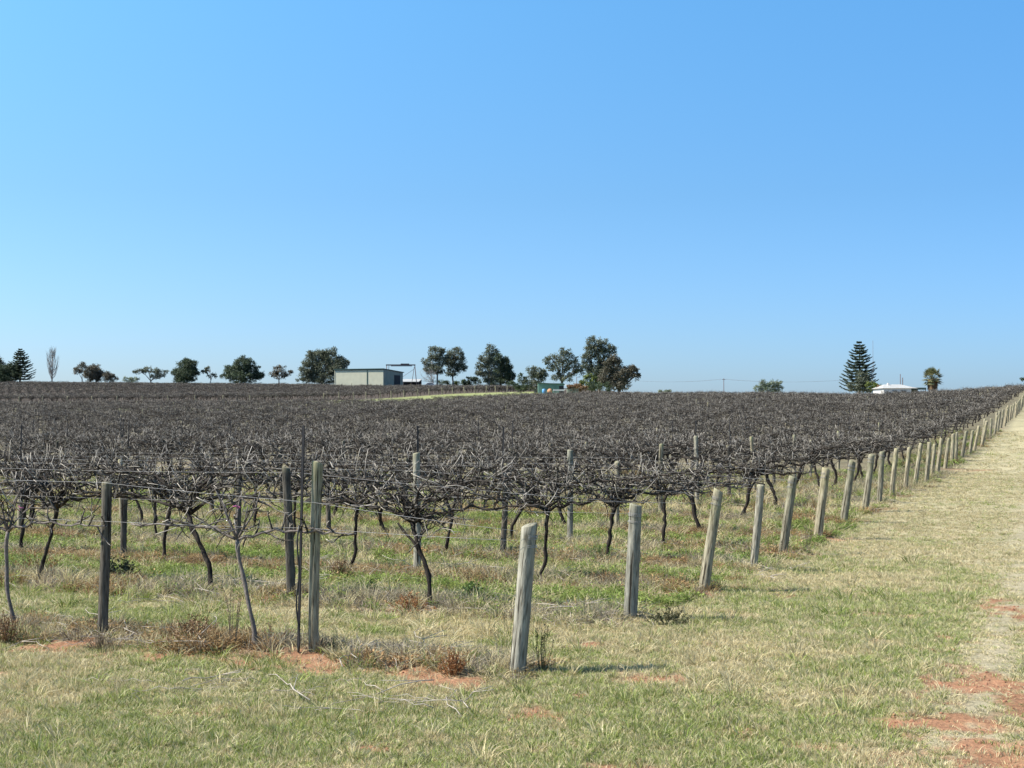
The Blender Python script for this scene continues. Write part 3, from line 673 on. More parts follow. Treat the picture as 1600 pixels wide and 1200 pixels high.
# ------------------------------------------------------------------ single weeds and tufts that stand out
M_RUSTY = leafmat('rusty_weed', [(.16, .07, .03), (.34, .15, .055), (.42, .24, .1)]); M_DKWEED = leafmat('dark_weed', [(.03, .03, .016), (.07, .075, .03), (.12, .11, .05)])
M_DRY = leafmat('dry_stalks', [(.16, .12, .08), (.3, .22, .14), (.42, .34, .22)]); M_GRWEED = leafmat('green_weed', [(.05, .1, .025), (.1, .17, .04), (.2, .26, .07)])
M_BRWEED = leafmat('brown_weed', [(.14, .075, .035), (.24, .14, .07), (.34, .24, .13)])
def weed(name, px, py, wpx, hpx, mat, style, label, seed):
    X, Y = gp(px, py); r = random.Random(seed); rad = wpx/2/F*Y; h = hpx/F*Y; m = MB(); lf = MB()
    ns = {'bush': 70, 'stalks': 9, 'sprawl': 46, 'leafy': 26, 'tussock': 110}[style]
    for k in range(ns):
        an = r.uniform(0, 6.28); q = r.random()**.7
        b = Vector((math.cos(an)*rad*q*.4, math.sin(an)*rad*q*.4, -.01))
        if style == 'stalks': e = b+Vector((math.cos(an)*rad*q*.8, math.sin(an)*rad*q*.8, h*r.uniform(.55, 1)))
        else: e = Vector((math.cos(an)*rad*q, math.sin(an)*rad*q, h*(1-.75*q*q)*r.uniform(.5, 1)))
        mid = (b+e)/2+Vector((r.gauss(0, rad*.1), r.gauss(0, rad*.1), h*.08))
        m.tube([b, mid, e], [.0035, .0028, .0015] if style != 'tussock' else [.0028, .0022, .001], 3, r.random(), cap=False)
        if style == 'tussock': continue
        nl = {'bush': 14, 'stalks': 26, 'sprawl': 14, 'leafy': 16}[style]
        for j in range(nl):
            f = r.uniform(.25, 1) if style != 'stalks' else 1-abs(r.gauss(0, .33)); f = max(.05, f); p = b.lerp(mid, f*2) if f < .5 else mid.lerp(e, f*2-1)
            s = .016 if style in ('bush', 'stalks') else .026 if style == 'sprawl' else .05
            lf.leaf(p, Vector((r.gauss(0, 1), r.gauss(0, 1), r.gauss(.4, .7))), Vector((r.gauss(0, 1), r.gauss(0, 1), 1)), s*r.uniform(.6, 1.4), s*.45, r.random())
    b_ = len(m.v); m.v += lf.v; m.a += lf.a; m.f += [tuple(i+b_ for i in f) for f in lf.f]; m.m += lf.m
    o = m.build(name, mat, None, False, (X, Y, gz(X, Y))); tag(o, label, 'weed')
weed('weed', 707, 1058, 58, 44, M_RUSTY, 'bush', 'rust-orange bushy tussock in the grass left of the nearest end post', 1)
weed('weed', 846, 1052, 34, 88, M_DKWEED, 'stalks', 'dark spindly weed with upright stalks just right of the nearest end post', 2)
weed('weed', 305, 1012, 110, 55, M_BRWEED, 'sprawl', 'brown dry sprawling weed clump between the dark post and the young vine', 3)
weed('weed', 10, 1004, 60, 60, M_BRWEED, 'sprawl', 'brown dry weed clump at the far left of the front row', 4)
weed('weed', 366, 1018, 26, 92, M_DRY, 'stalks', 'tall dry seed stalks left of the young vine beside the tall pale post', 5)
weed('weed', 1046, 976, 90, 32, M_DKWEED, 'sprawl', 'low dark green weed patch right of the second end post', 6)
weed('weed', 1261, 862, 20, 44, M_DRY, 'stalks', 'two thin dead stalks in front of the sixth end post', 7)
weed('weed', 1212, 884, 36, 50, M_DKWEED, 'stalks', 'dark twiggy weed at the foot of the fifth end post', 8)
weed('weed', 576, 934, 46, 30, M_GRWEED, 'leafy', 'bright green leafy weed in front of the second row vines', 9)
weed('weed', 738, 936, 44, 28, M_GRWEED, 'leafy', 'green leafy weed right of the hooked second row vine', 10)
weed('weed', 190, 910, 70, 46, M_DKWEED, 'leafy', 'dark green leafy weed clump behind the dark front row post', 11)
weed('weed', 940, 882, 70, 30, M_GRWEED, 'sprawl', 'green weed clump round the foot of a fourth row vine', 12)
weed('weed', 60, 900, 110, 50, M_RUSTY, 'sprawl', 'rust-coloured weed clump below a dark vine trunk at the left', 13)
weed('weed', 640, 958, 90, 34, M_RUSTY, 'sprawl', 'orange dry weed mat at the foot of the hooked second row vine', 14)
weed('weed', 560, 880, 130, 60, M_DRY, 'stalks', 'stand of dry brown stalks behind the second row of vines', 15)
weed('weed', 158, 1016, 60, 34, M_DRY, 'tussock', 'dry straw tuft round the foot of the dark front row post', 16)
weed('weed', 500, 1026, 70, 30, M_DRY, 'tussock', 'straw tuft round the foot of the tall pale post', 17)
weed('weed', 1090, 932, 50, 20, M_DRY, 'tussock', 'straw tuft at the foot of the third end post', 18)
weed('weed', 425, 1014, 70, 34, M_BRWEED, 'stalks', 'brown dead weed beside the foot of the young front row vine', 19)
weed('weed', 535, 905, 50, 44, M_BRWEED, 'sprawl', 'brown weed mound at the foot of a leaning third row vine', 20)

# ------------------------------------------------------------------ far trees and buildings
GUM = [(.06, .07, .042), (.12, .135, .085), (.21, .22, .145)]; DKL = [(.035, .05, .03), (.07, .095, .05), (.12, .15, .075)]
M_GUM = leafmat('gum_leaves', GUM); M_GUMR = leafmat('gum_leaves_reddish', [(.055, .06, .042), (.12, .11, .075), (.22, .185, .13)])
M_DKT = leafmat('dark_leaves', DKL); M_PALE = leafmat('pale_leaves', [(.12, .14, .09), (.2, .24, .15), (.28, .32, .21)])
M_BRT = leafmat('bright_leaves', [(.07, .09, .02), (.13, .16, .035), (.2, .23, .06)]); M_PINE = leafmat('pine_needles', [(.05, .068, .048), (.09, .12, .08), (.15, .18, .11)])
M_TR = flat('gum_trunk', (.3, .27, .23), (.12, .1, .085), 1.5, .9, st=(1, 1, .3)); M_TRD = flat('dark_trunk', (.11, .09, .075), (.05, .042, .036), 1.5, .9, st=(1, 1, .3))
def at(px, Z): return (px-CX)/F*Z
def hz(py, Z): return CAMZ+(HY-py)/F*Z
GT = 'trees standing beyond the vineyard'
def tree(name, Z, px, lumps, mat, label, cat='tree', trunk=M_TR, seed=1, dens=1., tr=.3, leaf=.34, fork=True, clump=.3):
    """lumps: (px, py, rx px, ry px) crown masses; all built in metres at the tree's own distance"""
    X = at(px, Z); zb = tz(X, Z); r = random.Random(seed); k = Z/F
    o = empty(name, (X, Z, zb)); tag(o, label, cat, GT)
    ex_ = []
    for (a, b, c, d) in lumps:
        for q in range(3):
            an = r.uniform(-.6, 3.7); s_ = r.uniform(.3, .48); ex_.append((a+math.cos(an)*c*.85, b-math.sin(an)*d*.8, c*s_, d*s_))
    lumps = [(a, b, c*.9, d*.9) for a, b, c, d in lumps]+ex_
    L = [(Vector((at(a, Z)-X, r.uniform(-.4, .4)*c*k, hz(b, Z)-zb)), c*k, d*k) for a, b, c, d in lumps]
    tm = MB(); zlow = min(c.z-ry*.3 for c, rx, ry in L[:len(L)//4])
    if trunk:
        hf = max(.8, min(zlow, max(c.z for c, _, _ in L)*.35)); base = Vector((r.gauss(0, .2), 0, hf))
        tm.tube([(0, 0, -.3), (0, 0, hf*.4), base], [tr*1.3, tr, tr*.85], 8)
        for c, rx, ry in L[:len(L)//4]:
            mid = base.lerp(c, .55)+Vector((r.gauss(0, .3), r.gauss(0, .3), .2)); tm.tube([base, mid, c+Vector((0, 0, ry*.2))], [tr*.6, tr*.38, tr*.15], 6)
            for q in range(5):
                e = c+Vector((r.uniform(-1, 1)*rx*.75, r.uniform(-1, 1)*rx*.6, r.uniform(-.3, .8)*ry)); tm.tube([mid, mid.lerp(e, .5)+Vector((0, 0, .2)), e], [tr*.25, tr*.16, tr*.06], 5)
        tm.build('trunk', trunk, o)
    cm = MB()
    for c, rx, ry in L:
        nc = max(5, int(9*dens*(rx*ry)/(clump*clump*8)**1)); nc = min(nc, 70)
        for j in range(nc):
            while True:
                v = Vector((r.uniform(-1, 1), r.uniform(-1, 1), r.uniform(-1, 1)))
                if .3 < v.length < 1: break
            v = v.normalized()*(v.length**.5)
            p = c+Vector((v.x*rx, v.y*rx*.9, v.z*ry))*(1-clump*.5); cr = clump*min(rx, ry)*r.uniform(.7, 1.3)+.25; tone = r.random()
            for q in range(int(46*dens*max(.4, min(cr, 1.6))**1.6)+10):
                w_ = Vector((r.gauss(0, 1), r.gauss(0, 1), r.gauss(0, .75))); w_ = w_.normalized()*cr*(r.random()**.45)
                cm.leaf(p+w_, Vector((r.gauss(0, 1), r.gauss(0, 1), r.gauss(-.35, .6))), Vector((r.gauss(0, 1), r.gauss(0, 1), 1)), leaf*r.uniform(.7, 1.4), leaf*r.uniform(.35, .7), min(1, max(0, tone*.6+r.random()*.4)))
    cm.build('crown', mat, o, False); return o
def bush(Z, px, lumps, mat, label, seed): return tree('bush', Z, px, lumps, mat, label, 'bush', None, seed, leaf=.3)
# left group
tree('gum_tree', 360, -12, [(-10, 566, 16, 14), (-14, 580, 20, 14)], M_GUM, 'grey green tree cut by the left edge of the view', seed=2)
tree('gum_tree', 350, 4, [(6, 582, 16, 14), (20, 578, 12, 13), (10, 590, 20, 10)], M_DKT, 'dark rounded tree crowding the left side of the leftmost conifer', seed=3, trunk=M_TRD, dens=1.2)
def norfolk(Z, px, top, base, halfw, seed, label, tiers=15, mat=None):
    X = at(px, Z); zb = tz(X, Z); H = hz(top, Z)-zb; zl = hz(base, Z)-zb; W = halfw*Z/F; r = random.Random(seed)
    o = empty('conifer_tree', (X, Z, zb)); tag(o, label, 'tree', GT); tm = MB(); cm = MB()
    tm.tube([(0, 0, -.3), (0, 0, H*.5), (0, 0, H*.98)], [.3, .17, .04], 8); tm.build('trunk', M_TRD, o)
    for i in range(tiers):
        f = i/(tiers-1); zt = zl+(H-zl)*f**.93*.97+r.gauss(0, .05); wr = W*(1-f)**.72*(1.0 if i > 2 else .93)+.35
        nb = r.randint(8, 10)
        for b in range(nb):
            an = b/nb*6.283+r.uniform(-.25, .25)+i*.4; w_ = wr*r.uniform(.72, 1.1); pts = []
            for s in range(7):
                q = s/6; pts.append(Vector((math.cos(an)*w_*q, math.sin(an)*w_*q, zt-w_*(.10*math.sin(q*3.0))+w_*.13*q*q+.12*q)))
            cm.tube(pts, [.05, .045, .04, .035, .03, .02, .01], 3, .2, cap=False)
            for s in range(int(13*w_)+6):
                q = (s+r.random())/(int(13*w_)+6); q = .08+.92*q; p = pts[min(5, int(q*6))].lerp(pts[min(6, int(q*6)+1)], q*6-int(q*6))
                for sg in (-1, 1):
                    d = Vector((math.cos(an+sg*1.1), math.sin(an+sg*1.1), r.uniform(-.1, .5)))
                    cm.leaf(p+Vector((0, 0, r.gauss(0, .05))), d, Vector((r.gauss(0, .4), r.gauss(0, .4), 1)), .58*(1.15-q*.55), .23, min(1, max(0, r.gauss(.45, .25))))
                cm.leaf(p, Vector((math.cos(an), math.sin(an), .7)), Vector((-math.sin(an), math.cos(an), .2)), .35, .16, r.random()*.8)
    cm.build('crown', mat or M_PINE, o, False)
norfolk(350, 31, 545, 592, 23, 4, 'dark conifer with flat layered branches at the far left of the skyline', 15)
def poplar(Z, px, top, halfw):
    X = at(px, Z); zb = tz(X, Z); H = hz(top, Z)-zb; W = halfw*Z/F; r = random.Random(8); o = empty('poplar_tree', (X, Z, zb))
    tag(o, 'tall narrow leafless poplar right of the leftmost conifer', 'tree', GT); tm = MB(); cm = MB()
    tm.tube([(0, 0, -.3), (0, 0, H*.5), (.1, 0, H*.97)], [.22, .13, .03], 6); tm.build('trunk', M_TRP, o)
    for k in range(46):
        z0 = H*r.uniform(.12, .85); an = r.uniform(0, 6.28); L = min(H*.42, (H-z0)*.9)*r.uniform(.6, 1); w_ = W*min(1, 1.6*(1-z0/H)+.15)*r.uniform(.5, 1)
        pts = [Vector((0, 0, z0)), Vector((math.cos(an)*w_*.6, math.sin(an)*w_*.6, z0+L*.3)), Vector((math.cos(an)*w_, math.sin(an)*w_, z0+L))]; cm.tube(pts, [.06, .04, .012], 4, cap=False)
        for q in range(11):
            b = pts[0].lerp(pts[2], r.uniform(.2, 1)) if r.random() < .3 else pts[1].lerp(pts[2], r.random()); a2 = an+r.gauss(0, 1.2); l = r.uniform(.5, 1.5)
            cm.tube([b, b+Vector((math.cos(a2)*l*.35, math.sin(a2)*l*.35, l))], [.022, .008], 3, cap=False)
    cm.build('crown', M_TRP, o)
M_TRP = flat('poplar_bark', (.36, .33, .29), (.2, .18, .16), 3, .9)
poplar(350, 81, 545, 11)
tree('gum_tree', 345, 128, [(128, 575, 10, 8), (120, 580, 6, 6)], M_GUMR, 'small leaning gum with a pale bare stem left of the low clump', seed=11, tr=.16)
tree('gum_tree', 348, 150, [(148, 581, 17, 11), (158, 588, 16, 9), (141, 588, 12, 9)], M_GUMR, 'low broad gum clump sloping down to the right', seed=12, dens=1.2)
tree('gum_tree', 346, 172, [(167, 588, 8, 7), (177, 592, 6, 7)], M_GUMR, 'small round gum at the right end of the low clump', seed=13, tr=.18)
bush(350, 204, [(200, 593, 8, 5), (209, 594, 8, 5)], M_PALE, 'pale low bush left of the umbrella-shaped gum', 14)
tree('gum_tree', 350, 236, [(236, 578, 16, 6), (219, 581, 10, 5), (252, 582, 10, 6), (246, 588, 10, 5)], M_GUM, 'umbrella-shaped gum with see-through crown on the left skyline', seed=15, tr=.2, dens=.9)
tree('gum_tree', 350, 289, [(286, 573, 15, 12), (297, 570, 10, 9), (290, 585, 19, 12), (303, 582, 7, 8), (288, 594, 18, 6), (279, 592, 8, 7)], M_DKT, 'dense upright dark tree between the umbrella gum and a wispy one', seed=16, trunk=M_TRD, dens=1.2)
tree('gum_tree', 350, 327, [(326, 577, 6, 4), (319, 581, 4, 3), (332, 588, 7, 4)], M_GUM, 'small wispy sparse tree on the left skyline', seed=17, tr=.12, dens=.7)
tree('gum_tree', 345, 378, [(380, 570, 16, 13), (365, 580, 16, 11), (392, 578, 13, 10), (377, 588, 28, 9), (402, 586, 10, 8), (377, 595, 30, 5)], M_DKT, 'broad dark spreading tree with a domed crown', seed=18, trunk=M_TRD, dens=1.2)
tree('gum_tree', 350, 436, [(437, 577, 12, 6), (448, 583, 9, 5), (425, 584, 8, 5), (437, 588, 12, 5)], M_GUMR, 'small umbrella gum left of the big round tree', seed=19, tr=.16, dens=.9)
tree('gum_tree', 330, 503, [(496, 558, 15, 14), (516, 558, 14, 13), (484, 573, 16, 13), (527, 572, 16, 14), (505, 575, 22, 15), (478, 586, 12, 10), (513, 590, 30, 11), (535, 567, 9, 10), (485, 594, 20, 6)], M_GUM, 'big broad round-headed gum just left of the long green shed', seed=20, dens=1.15, tr=.4)
# centre group
tree('gum_tree', 325, 683, [(681, 551, 13, 11), (674, 566, 14, 12), (691, 561, 10, 13), (681, 577, 15, 9), (670, 576, 8, 7)], M_GUM, 'tall slender gum with a pale forked trunk right of the frame structure', seed=21, tr=.22)
tree('gum_tree', 328, 708, [(711, 552, 14, 11), (717, 566, 12, 12), (704, 568, 11, 13), (721, 577, 9, 8), (707, 582, 9, 7)], M_GUM, 'second slender gum leaning right beside its taller twin', seed=22, tr=.22)
def bare(Z, px):
    X = at(px, Z); zb = tz(X, Z); r = random.Random(5); o = empty('bare_tree', (X, Z, zb)); tag(o, 'leafless branching tree leaning left under the slender gums', 'tree', GT); tm, cm = MB(), MB()
    k = Z/F; s = hz(600, Z)-zb; tm.tube([(0, 0, -.3), (0, 0, s*.6), (-.4, 0, s)], [.2, .16, .13], 6); tm.build('trunk', M_TRP, o)
    for q in range(9):
        d = Vector((-r.uniform(.1, 1.25), r.gauss(0, .4), r.uniform(.3, 1))); pts = wander(r, Vector((-.4, 0, s)), d, r.uniform(3, 5.2), 7, .14, Vector((0, 0, .05))); cm.tube(pts, [.09-.011*j for j in range(8)], 4, cap=False)
        for j in range(16):
            b = pts[r.randint(2, 7)]; cm.tube(wander(r, b, Vector((r.gauss(-.3, .7), r.gauss(0, .6), r.uniform(.2, 1))), r.uniform(.6, 1.6), 3, .2), [.03, .022, .014, .008], 3, cap=False)
    cm.build('crown', M_TRP, o)
bare(320, 680)
bush(330, 697, [(690, 598, 10, 5), (704, 600, 9, 4)], M_DKT, 'dark low bush at the foot of the slender gums', 24)
bush(330, 724, [(720, 598, 10, 5), (729, 600, 8, 4)], M_BRT, 'yellow-green low bush right of the slender gums', 25)
tree('gum_tree', 325, 738, [(737, 592, 7, 5), (745, 596, 9, 6), (732, 597, 6, 5)], M_DKT, 'small dark scrubby tree left of the pale-crowned gum', seed=26, tr=.1, trunk=M_TRD)
tree('gum_tree', 315, 764, [(768, 547, 9, 9), (760, 560, 12, 12), (768, 570, 10, 12), (756, 577, 12, 14), (765, 590, 14, 10)], M_GUM, 'tall pale-leaved gum with a white stem in front of a darker tree', seed=27, tr=.2)
tree('gum_tree', 322, 782, [(776, 562, 12, 12), (788, 570, 11, 12), (783, 583, 17, 14), (796, 587, 8, 12), (775, 597, 18, 9)], M_DKT, 'dark dense tree tucked behind the pale-leaved gum', seed=28, trunk=M_TRD, dens=1.3)
# group round the green tank shed
bush(255, 798, [(801, 600, 6, 4), (806, 604, 6, 4)], M_DKT, 'small dark bush at the end of the green lane', 29)
tree('gum_tree', 262, 814, [(815, 592, 6, 7), (819, 603, 9, 9)], M_DKT, 'small dark upright shrub tree left of the feathery tree', seed=30, trunk=M_TRD, tr=.1)
tree('feathery_tree', 262, 837, [(829, 581, 8, 9), (842, 582, 9, 9), (848, 586, 7, 8), (835, 594, 17, 12), (840, 604, 18, 8)], M_GUM, 'feathery bushy tree rising behind the left end of the green shed', seed=31, dens=1.3, leaf=.26)
tree('gum_tree', 275, 878, [(880, 555, 15, 10), (863, 562, 12, 10), (893, 566, 12, 11), (875, 573, 18, 12), (903, 575, 8, 8), (868, 588, 10, 7), (905, 582, 9, 5), (886, 590, 12, 7)], M_GUM, 'rounded gum with a billowing crown above the green shed', seed=32, dens=1., leaf=.3)
tree('gum_tree', 268, 938, [(930, 537, 14, 11), (947, 542, 11, 10), (921, 552, 12, 14), (939, 556, 14, 11), (918, 571, 9, 10), (931, 580, 14, 15), (953, 547, 9, 9), (944, 572, 12, 12), (957, 563, 10, 9)], M_GUM, 'tallest gum on the skyline with a ragged crown and dark trunk', seed=33, dens=1.1, tr=.38, leaf=.32, trunk=M_TRD)
tree('gum_tree', 264, 968, [(960, 568, 13, 14), (952, 588, 17, 18), (973, 585, 14, 14), (983, 577, 9, 9), (990, 582, 7, 9), (975, 602, 15, 9), (994, 588, 5, 6), (963, 602, 16, 10)], M_GUMR, 'reddish dark gum spreading low to the right of the tallest one', seed=34, dens=1.2, trunk=M_TRD)
tree('palm_like_tree', 258, 925, [(921, 592, 9, 8), (930, 603, 12, 8), (915, 600, 8, 7)], M_BRT, 'yellow-green bushy tree in front of the tallest gum', seed=35, trunk=M_TRD, tr=.15).name = 'bushy_tree'
bush(256, 935, [(932, 605, 12, 8), (945, 606, 9, 8)], M_DKT, 'deep green shrub mound at the foot of the tallest gum', 36)
bush(252, 901, [(895, 606, 8, 5), (905, 606, 8, 6), (912, 607, 6, 5)], M_BRWEED, 'brown clipped hedge right of the green shed', 37)
# far right
bush(300, 1040, [(1036, 612, 7, 2.5), (1043, 612, 6, 2.5)], M_PALE, 'tiny pale bush top alone on the middle skyline', 38)
tree('pale_tree', 300, 1201, [(1194, 602, 11, 8), (1209, 600, 11, 7), (1202, 607, 16, 9), (1216, 607, 8, 7), (1184, 608, 8, 6)], M_PALE, 'low pale grey-green tree alone left of the tall conifer', seed=39, tr=.2, leaf=.3)
norfolk(265, 1343, 534, 608, 31, 40, 'tall layered conifer with tiered branches beside the white house', 17)
bush(255, 1349, [(1347, 592, 12, 11), (1355, 600, 14, 10), (1338, 603, 13, 9), (1344, 608, 20, 7)], M_GUM, 'grey green shrubby mass at the foot of the tall layered conifer', 41)
bush(250, 1363, [(1362, 604, 9, 7), (1369, 606, 8, 6)], M_BRT, 'yellow-green round bush beside the white house', 42)
bush(245, 1378, [(1376, 607, 4, 5)], M_BRWEED, 'small bare brown shrub against the white house wall', 43)
tree('edge_tree', 230, 1606, [(1604, 592, 6, 5), (1608, 600, 8, 8)], M_DKT, 'dark tree top just showing at the right edge', seed=44)
def palm(Z, px, top):
    X = at(px, Z); zb = tz(X, Z); k = Z/F; r = random.Random(6); zc_ = hz(592, Z)-zb; o = empty('palm_tree', (X, Z, zb)); tag(o, 'fan palm with a shaggy brown trunk right of the white house', 'tree', GT)
    tm = MB(); tm.tube([(0, 0, -.3), (0, 0, zc_*.5), (0, 0, zc_)], [.8, .75, .65], 12)
    tm.build('trunk', M_TRD, o); sk = MB(); cm = MB()
    for q in range(700):
        an = r.uniform(0, 6.28); z0 = zc_-r.uniform(-.1, 1.5); sk.leaf(Vector((math.cos(an)*.72, math.sin(an)*.72, z0)), Vector((math.cos(an)*.35, math.sin(an)*.35, -1)), Vector((math.cos(an), math.sin(an), .3)), r.uniform(.5, .9), .1, r.random())
    sk.build('dead_frond_skirt', M_BRWEED, o, False)
    RR = 18*k
    for q in range(74):
        el = r.uniform(-.75, 1.5); an = r.uniform(0, 6.28); d = Vector((math.cos(an)*math.cos(el), math.sin(an)*math.cos(el), math.sin(el))); c0 = Vector((0, 0, zc_+.1)); l = RR*r.uniform(.45, .66); e = c0+d*l
        cm.tube([c0, e], [.03, .02], 4, .3, cap=False); s = d.cross(Vector((0, 0, 1))).normalized(); nrm = s.cross(d)
        for j in range(17):
            a_ = (j-8)/8*1.25; dd = d*math.cos(a_)+s*math.sin(a_)-Vector((0, 0, .1+.2*abs(a_))); cm.leaf(e, dd, nrm, RR*.52*(1-.25*abs(a_)), .11, r.random())
    cm.build('crown', M_PALM, o, False)
M_PALM = leafmat('palm_leaves', [(.08, .09, .035), (.18, .185, .08), (.34, .32, .18)])
palm(245, 1457, 575)
# sheds
def ribbed(name, c, c2, rough=.5):
    m, nt, b = newmat(name, rough, .3); n = noise(nt, .8, 4); nt.links.new(ramp(nt, n, [(.3, c2), (.7, c)]), b.inputs['Base Color'])
    tc = nt.nodes.new('ShaderNodeTexCoord'); wv = nt.nodes.new('ShaderNodeTexWave'); wv.inputs['Scale'].default_value = 2.2; nt.links.new(tc.outputs['Object'], wv.inputs[0]); bump(nt, b, wv.outputs['Fac'], .5, .05); return m
M_SHED = ribbed('pale_green_cladding', (.50, .48, .35), (.43, .42, .31)); M_TRIM = flat('dark_green_trim', (.05, .085, .07), (.035, .06, .05), 2, .5)
M_SHEDD = ribbed('grey_green_and_shaded_cladding', (.27, .28, .21), (.21, .22, .165)); M_WHITE = flat('white_paint', (.68, .65, .6), (.56, .53, .5), 1, .6); M_ROOFW = ribbed('pale_roof', (.46, .44, .39), (.38, .36, .31), .4)  # grey-green walls; also the long shed's cladding with shade in its colour
M_GLASS, nt, b = newmat('window_glass', .15, .6); b.inputs['Base Color'].default_value = (.04, .05, .06, 1)
M_DARK = flat('dark_opening', (.03, .03, .032)); M_GRN = ribbed('green_tank_cladding', (.14, .24, .19), (.09, .16, .13)); M_FRAME = flat('rusty_steel_frame', (.13, .11, .11), (.08, .06, .06), 3, .7)
Z = 300; k = Z/F
xa, xb, xc = at(523, Z), at(603, Z), at(627, Z); zb = tz(at(565, Z), Z)-.4; zt = hz(577.5, Z)
o = empty('long_shed', (xa, Z, zb)); tag(o, 'long pale green metal shed with a dark green roof edge on the hill', 'shed'); W = xb-xa; H = zt-zb; ang = .10
# plan: front wall W wide, right end wall running back and to the right
o.rotation_euler = (0, 0, R(-20)); W = W/.955; DX, DY = 0.0, 10.5
def wallbox(m, p0, p1, th, z0, z1, z2=None, mat=0):
    p0 = Vector((*p0, 0)); p1 = Vector((*p1, 0)); n_ = (p1-p0).normalized().cross(Vector((0, 0, 1)))*th; z2 = z1 if z2 is None else z2; b_ = len(m.v)
    for q, zz in ((p0, z0), (p1, z0), (p1-n_, z0), (p0-n_, z0), (p0, z1), (p1, z2), (p1-n_, z2), (p0-n_, z1)): m.v.append(Vector((q.x, q.y, zz))); m.a.append(0)
    for f in ((3, 2, 1, 0), (4, 5, 6, 7), (0, 1, 5, 4), (1, 2, 6, 5), (2, 3, 7, 6), (3, 0, 4, 7)): m.f.append(tuple(b_+i for i in f)); m.m.append(mat)
m = MB(); wallbox(m, (0, 0), (W, 0), .15, 0, H-.05); m.build('front_wall', M_SHED, o, False)
m = MB(); wallbox(m, (W+.002, .02), (W+DX, DY), .15, 0, H-.05, H-.5); m.build('end_wall', M_SHEDD, o, False)  # unlit side: its shade is painted in as darker cladding than the front
m = MB(); wallbox(m, (0, .16), (0, DY), .15, 0, H-.1, H-.55); m.build('side_wall', M_SHED, o, False)
m = MB()
for q, s in (((-.25, -.3), H), ((W+.12, -.3), H)): pass
b_ = 0
for zz in (0, .16):
    for (x, y, h_) in ((-.25, -.3, H), (W+.15, -.3, H), (W+DX+.2, DY+.3, H-.5), (-.2, DY+.3, H-.5)): m.v.append(Vector((x, y, h_-.02+zz))); m.a.append(0)
for f in ((3, 2, 1, 0), (4, 5, 6, 7), (0, 1, 5, 4), (1, 2, 6, 5), (2, 3, 7, 6), (3, 0, 4, 7)): m.f.append(f); m.m.append(0)
m.build('roof', M_TRIM, o, False)
m = MB(); m.box(-.02, W+.02, -.1, -.02, H-.2, H-.04); m.build('gutter', M_TRIM, o, False)
m = MB(); m.box(W*.665, W*.665+.16, -.09, -.003, 0, H-.3); m.build('downpipe', M_TRIM, o, False)
m = MB(); m.box(-.05, .1, -.06, -.002, 0, H-.3); m.build('corner_trim', M_SHED, o, False)
m = MB(); wallbox(m, (W+.06, DY*.55), (W+.06, DY*.85), .05, 0, H-1.2); m.build('side_door', M_DARK, o, False)
# lifting frame
Z = 312; k = Z/F; x0 = at(604, Z); zb = tz(x0, Z); zt = hz(570.5, Z)-zb; w_ = 44*k
o = empty('lifting_frame', (x0, Z, zb)); tag(o, 'tall dark steel gantry frame standing behind the long green shed', 'gantry')
m = MB(); m.tube([(0, 0, 0), (0, 0, zt)], .1, 6); m.build('leg', M_FRAME, o)
m = MB(); m.tube([(w_+.6, 0, 0), (w_, 0, zt)], .1, 6); m.build('leg', M_FRAME, o)
m = MB(); m.tube([(w_-1., 0, 0), (w_-.1, 0, zt*.93)], .07, 6); m.build('leg', M_FRAME, o)
m = MB(); m.box(-.15, w_+.15, -.12, .12, zt-.1, zt+.18); m.box(w_*.5, w_*.8, -.2, .2, zt+.18, zt+.38); m.box(w_*.15, w_*.9, -.1, .1, zt-.28, zt-.12); m.build('beam', M_FRAME, o, False)
m = MB(); m.tube([(w_*.45, 0, zt*.45), (w_-.1, 0, zt*.85)], .04, 5); m.build('stay', M_FRAME, o)
m = MB(); m.tube([(.55, 0, zt-.1), (.5, 0, zt-1.1)], .06, 5); m.build('hoist_chain', M_FRAME, o)
# low open shed behind
Z = 318; k = Z/F; x0 = at(625, Z); zb = tz(x0, Z); o = empty('open_shed', (x0, Z, zb)); tag(o, 'low open-sided shed with a pale roof right of the long green shed', 'shed'); zr = hz(592, Z)-zb; w_ = 32*k
m = MB(); m.v = [Vector(p) for p in ((0, 0, zr-.75), (w_*.92, 0, zr-.75), (w_, 5, zr), (.3, 5, zr), (0, 0, zr-.65), (w_*.92, 0, zr-.65), (w_, 5, zr+.1), (.3, 5, zr+.1))]; m.a = [0]*8
m.f = [(3, 2, 1, 0), (4, 5, 6, 7), (0, 1, 5, 4), (1, 2, 6, 5), (2, 3, 7, 6), (3, 0, 4, 7)]; m.m = [0]*6; m.build('roof', M_ROOFW, o, False)
for x_, y_ in ((.2, .2), (w_*.9, .2), (w_*.97, 4.8), (.4, 4.8)):
    m = MB(); m.box(x_-.08, x_+.08, y_-.08, y_+.08, 0, zr-.72+.14*y_); m.build('post', M_FRAME, o, False)
m = MB(); m.box(.3, w_*.95, 4.9, 5.0, 0, zr-.1); m.build('back_wall', M_DARK, o, False)
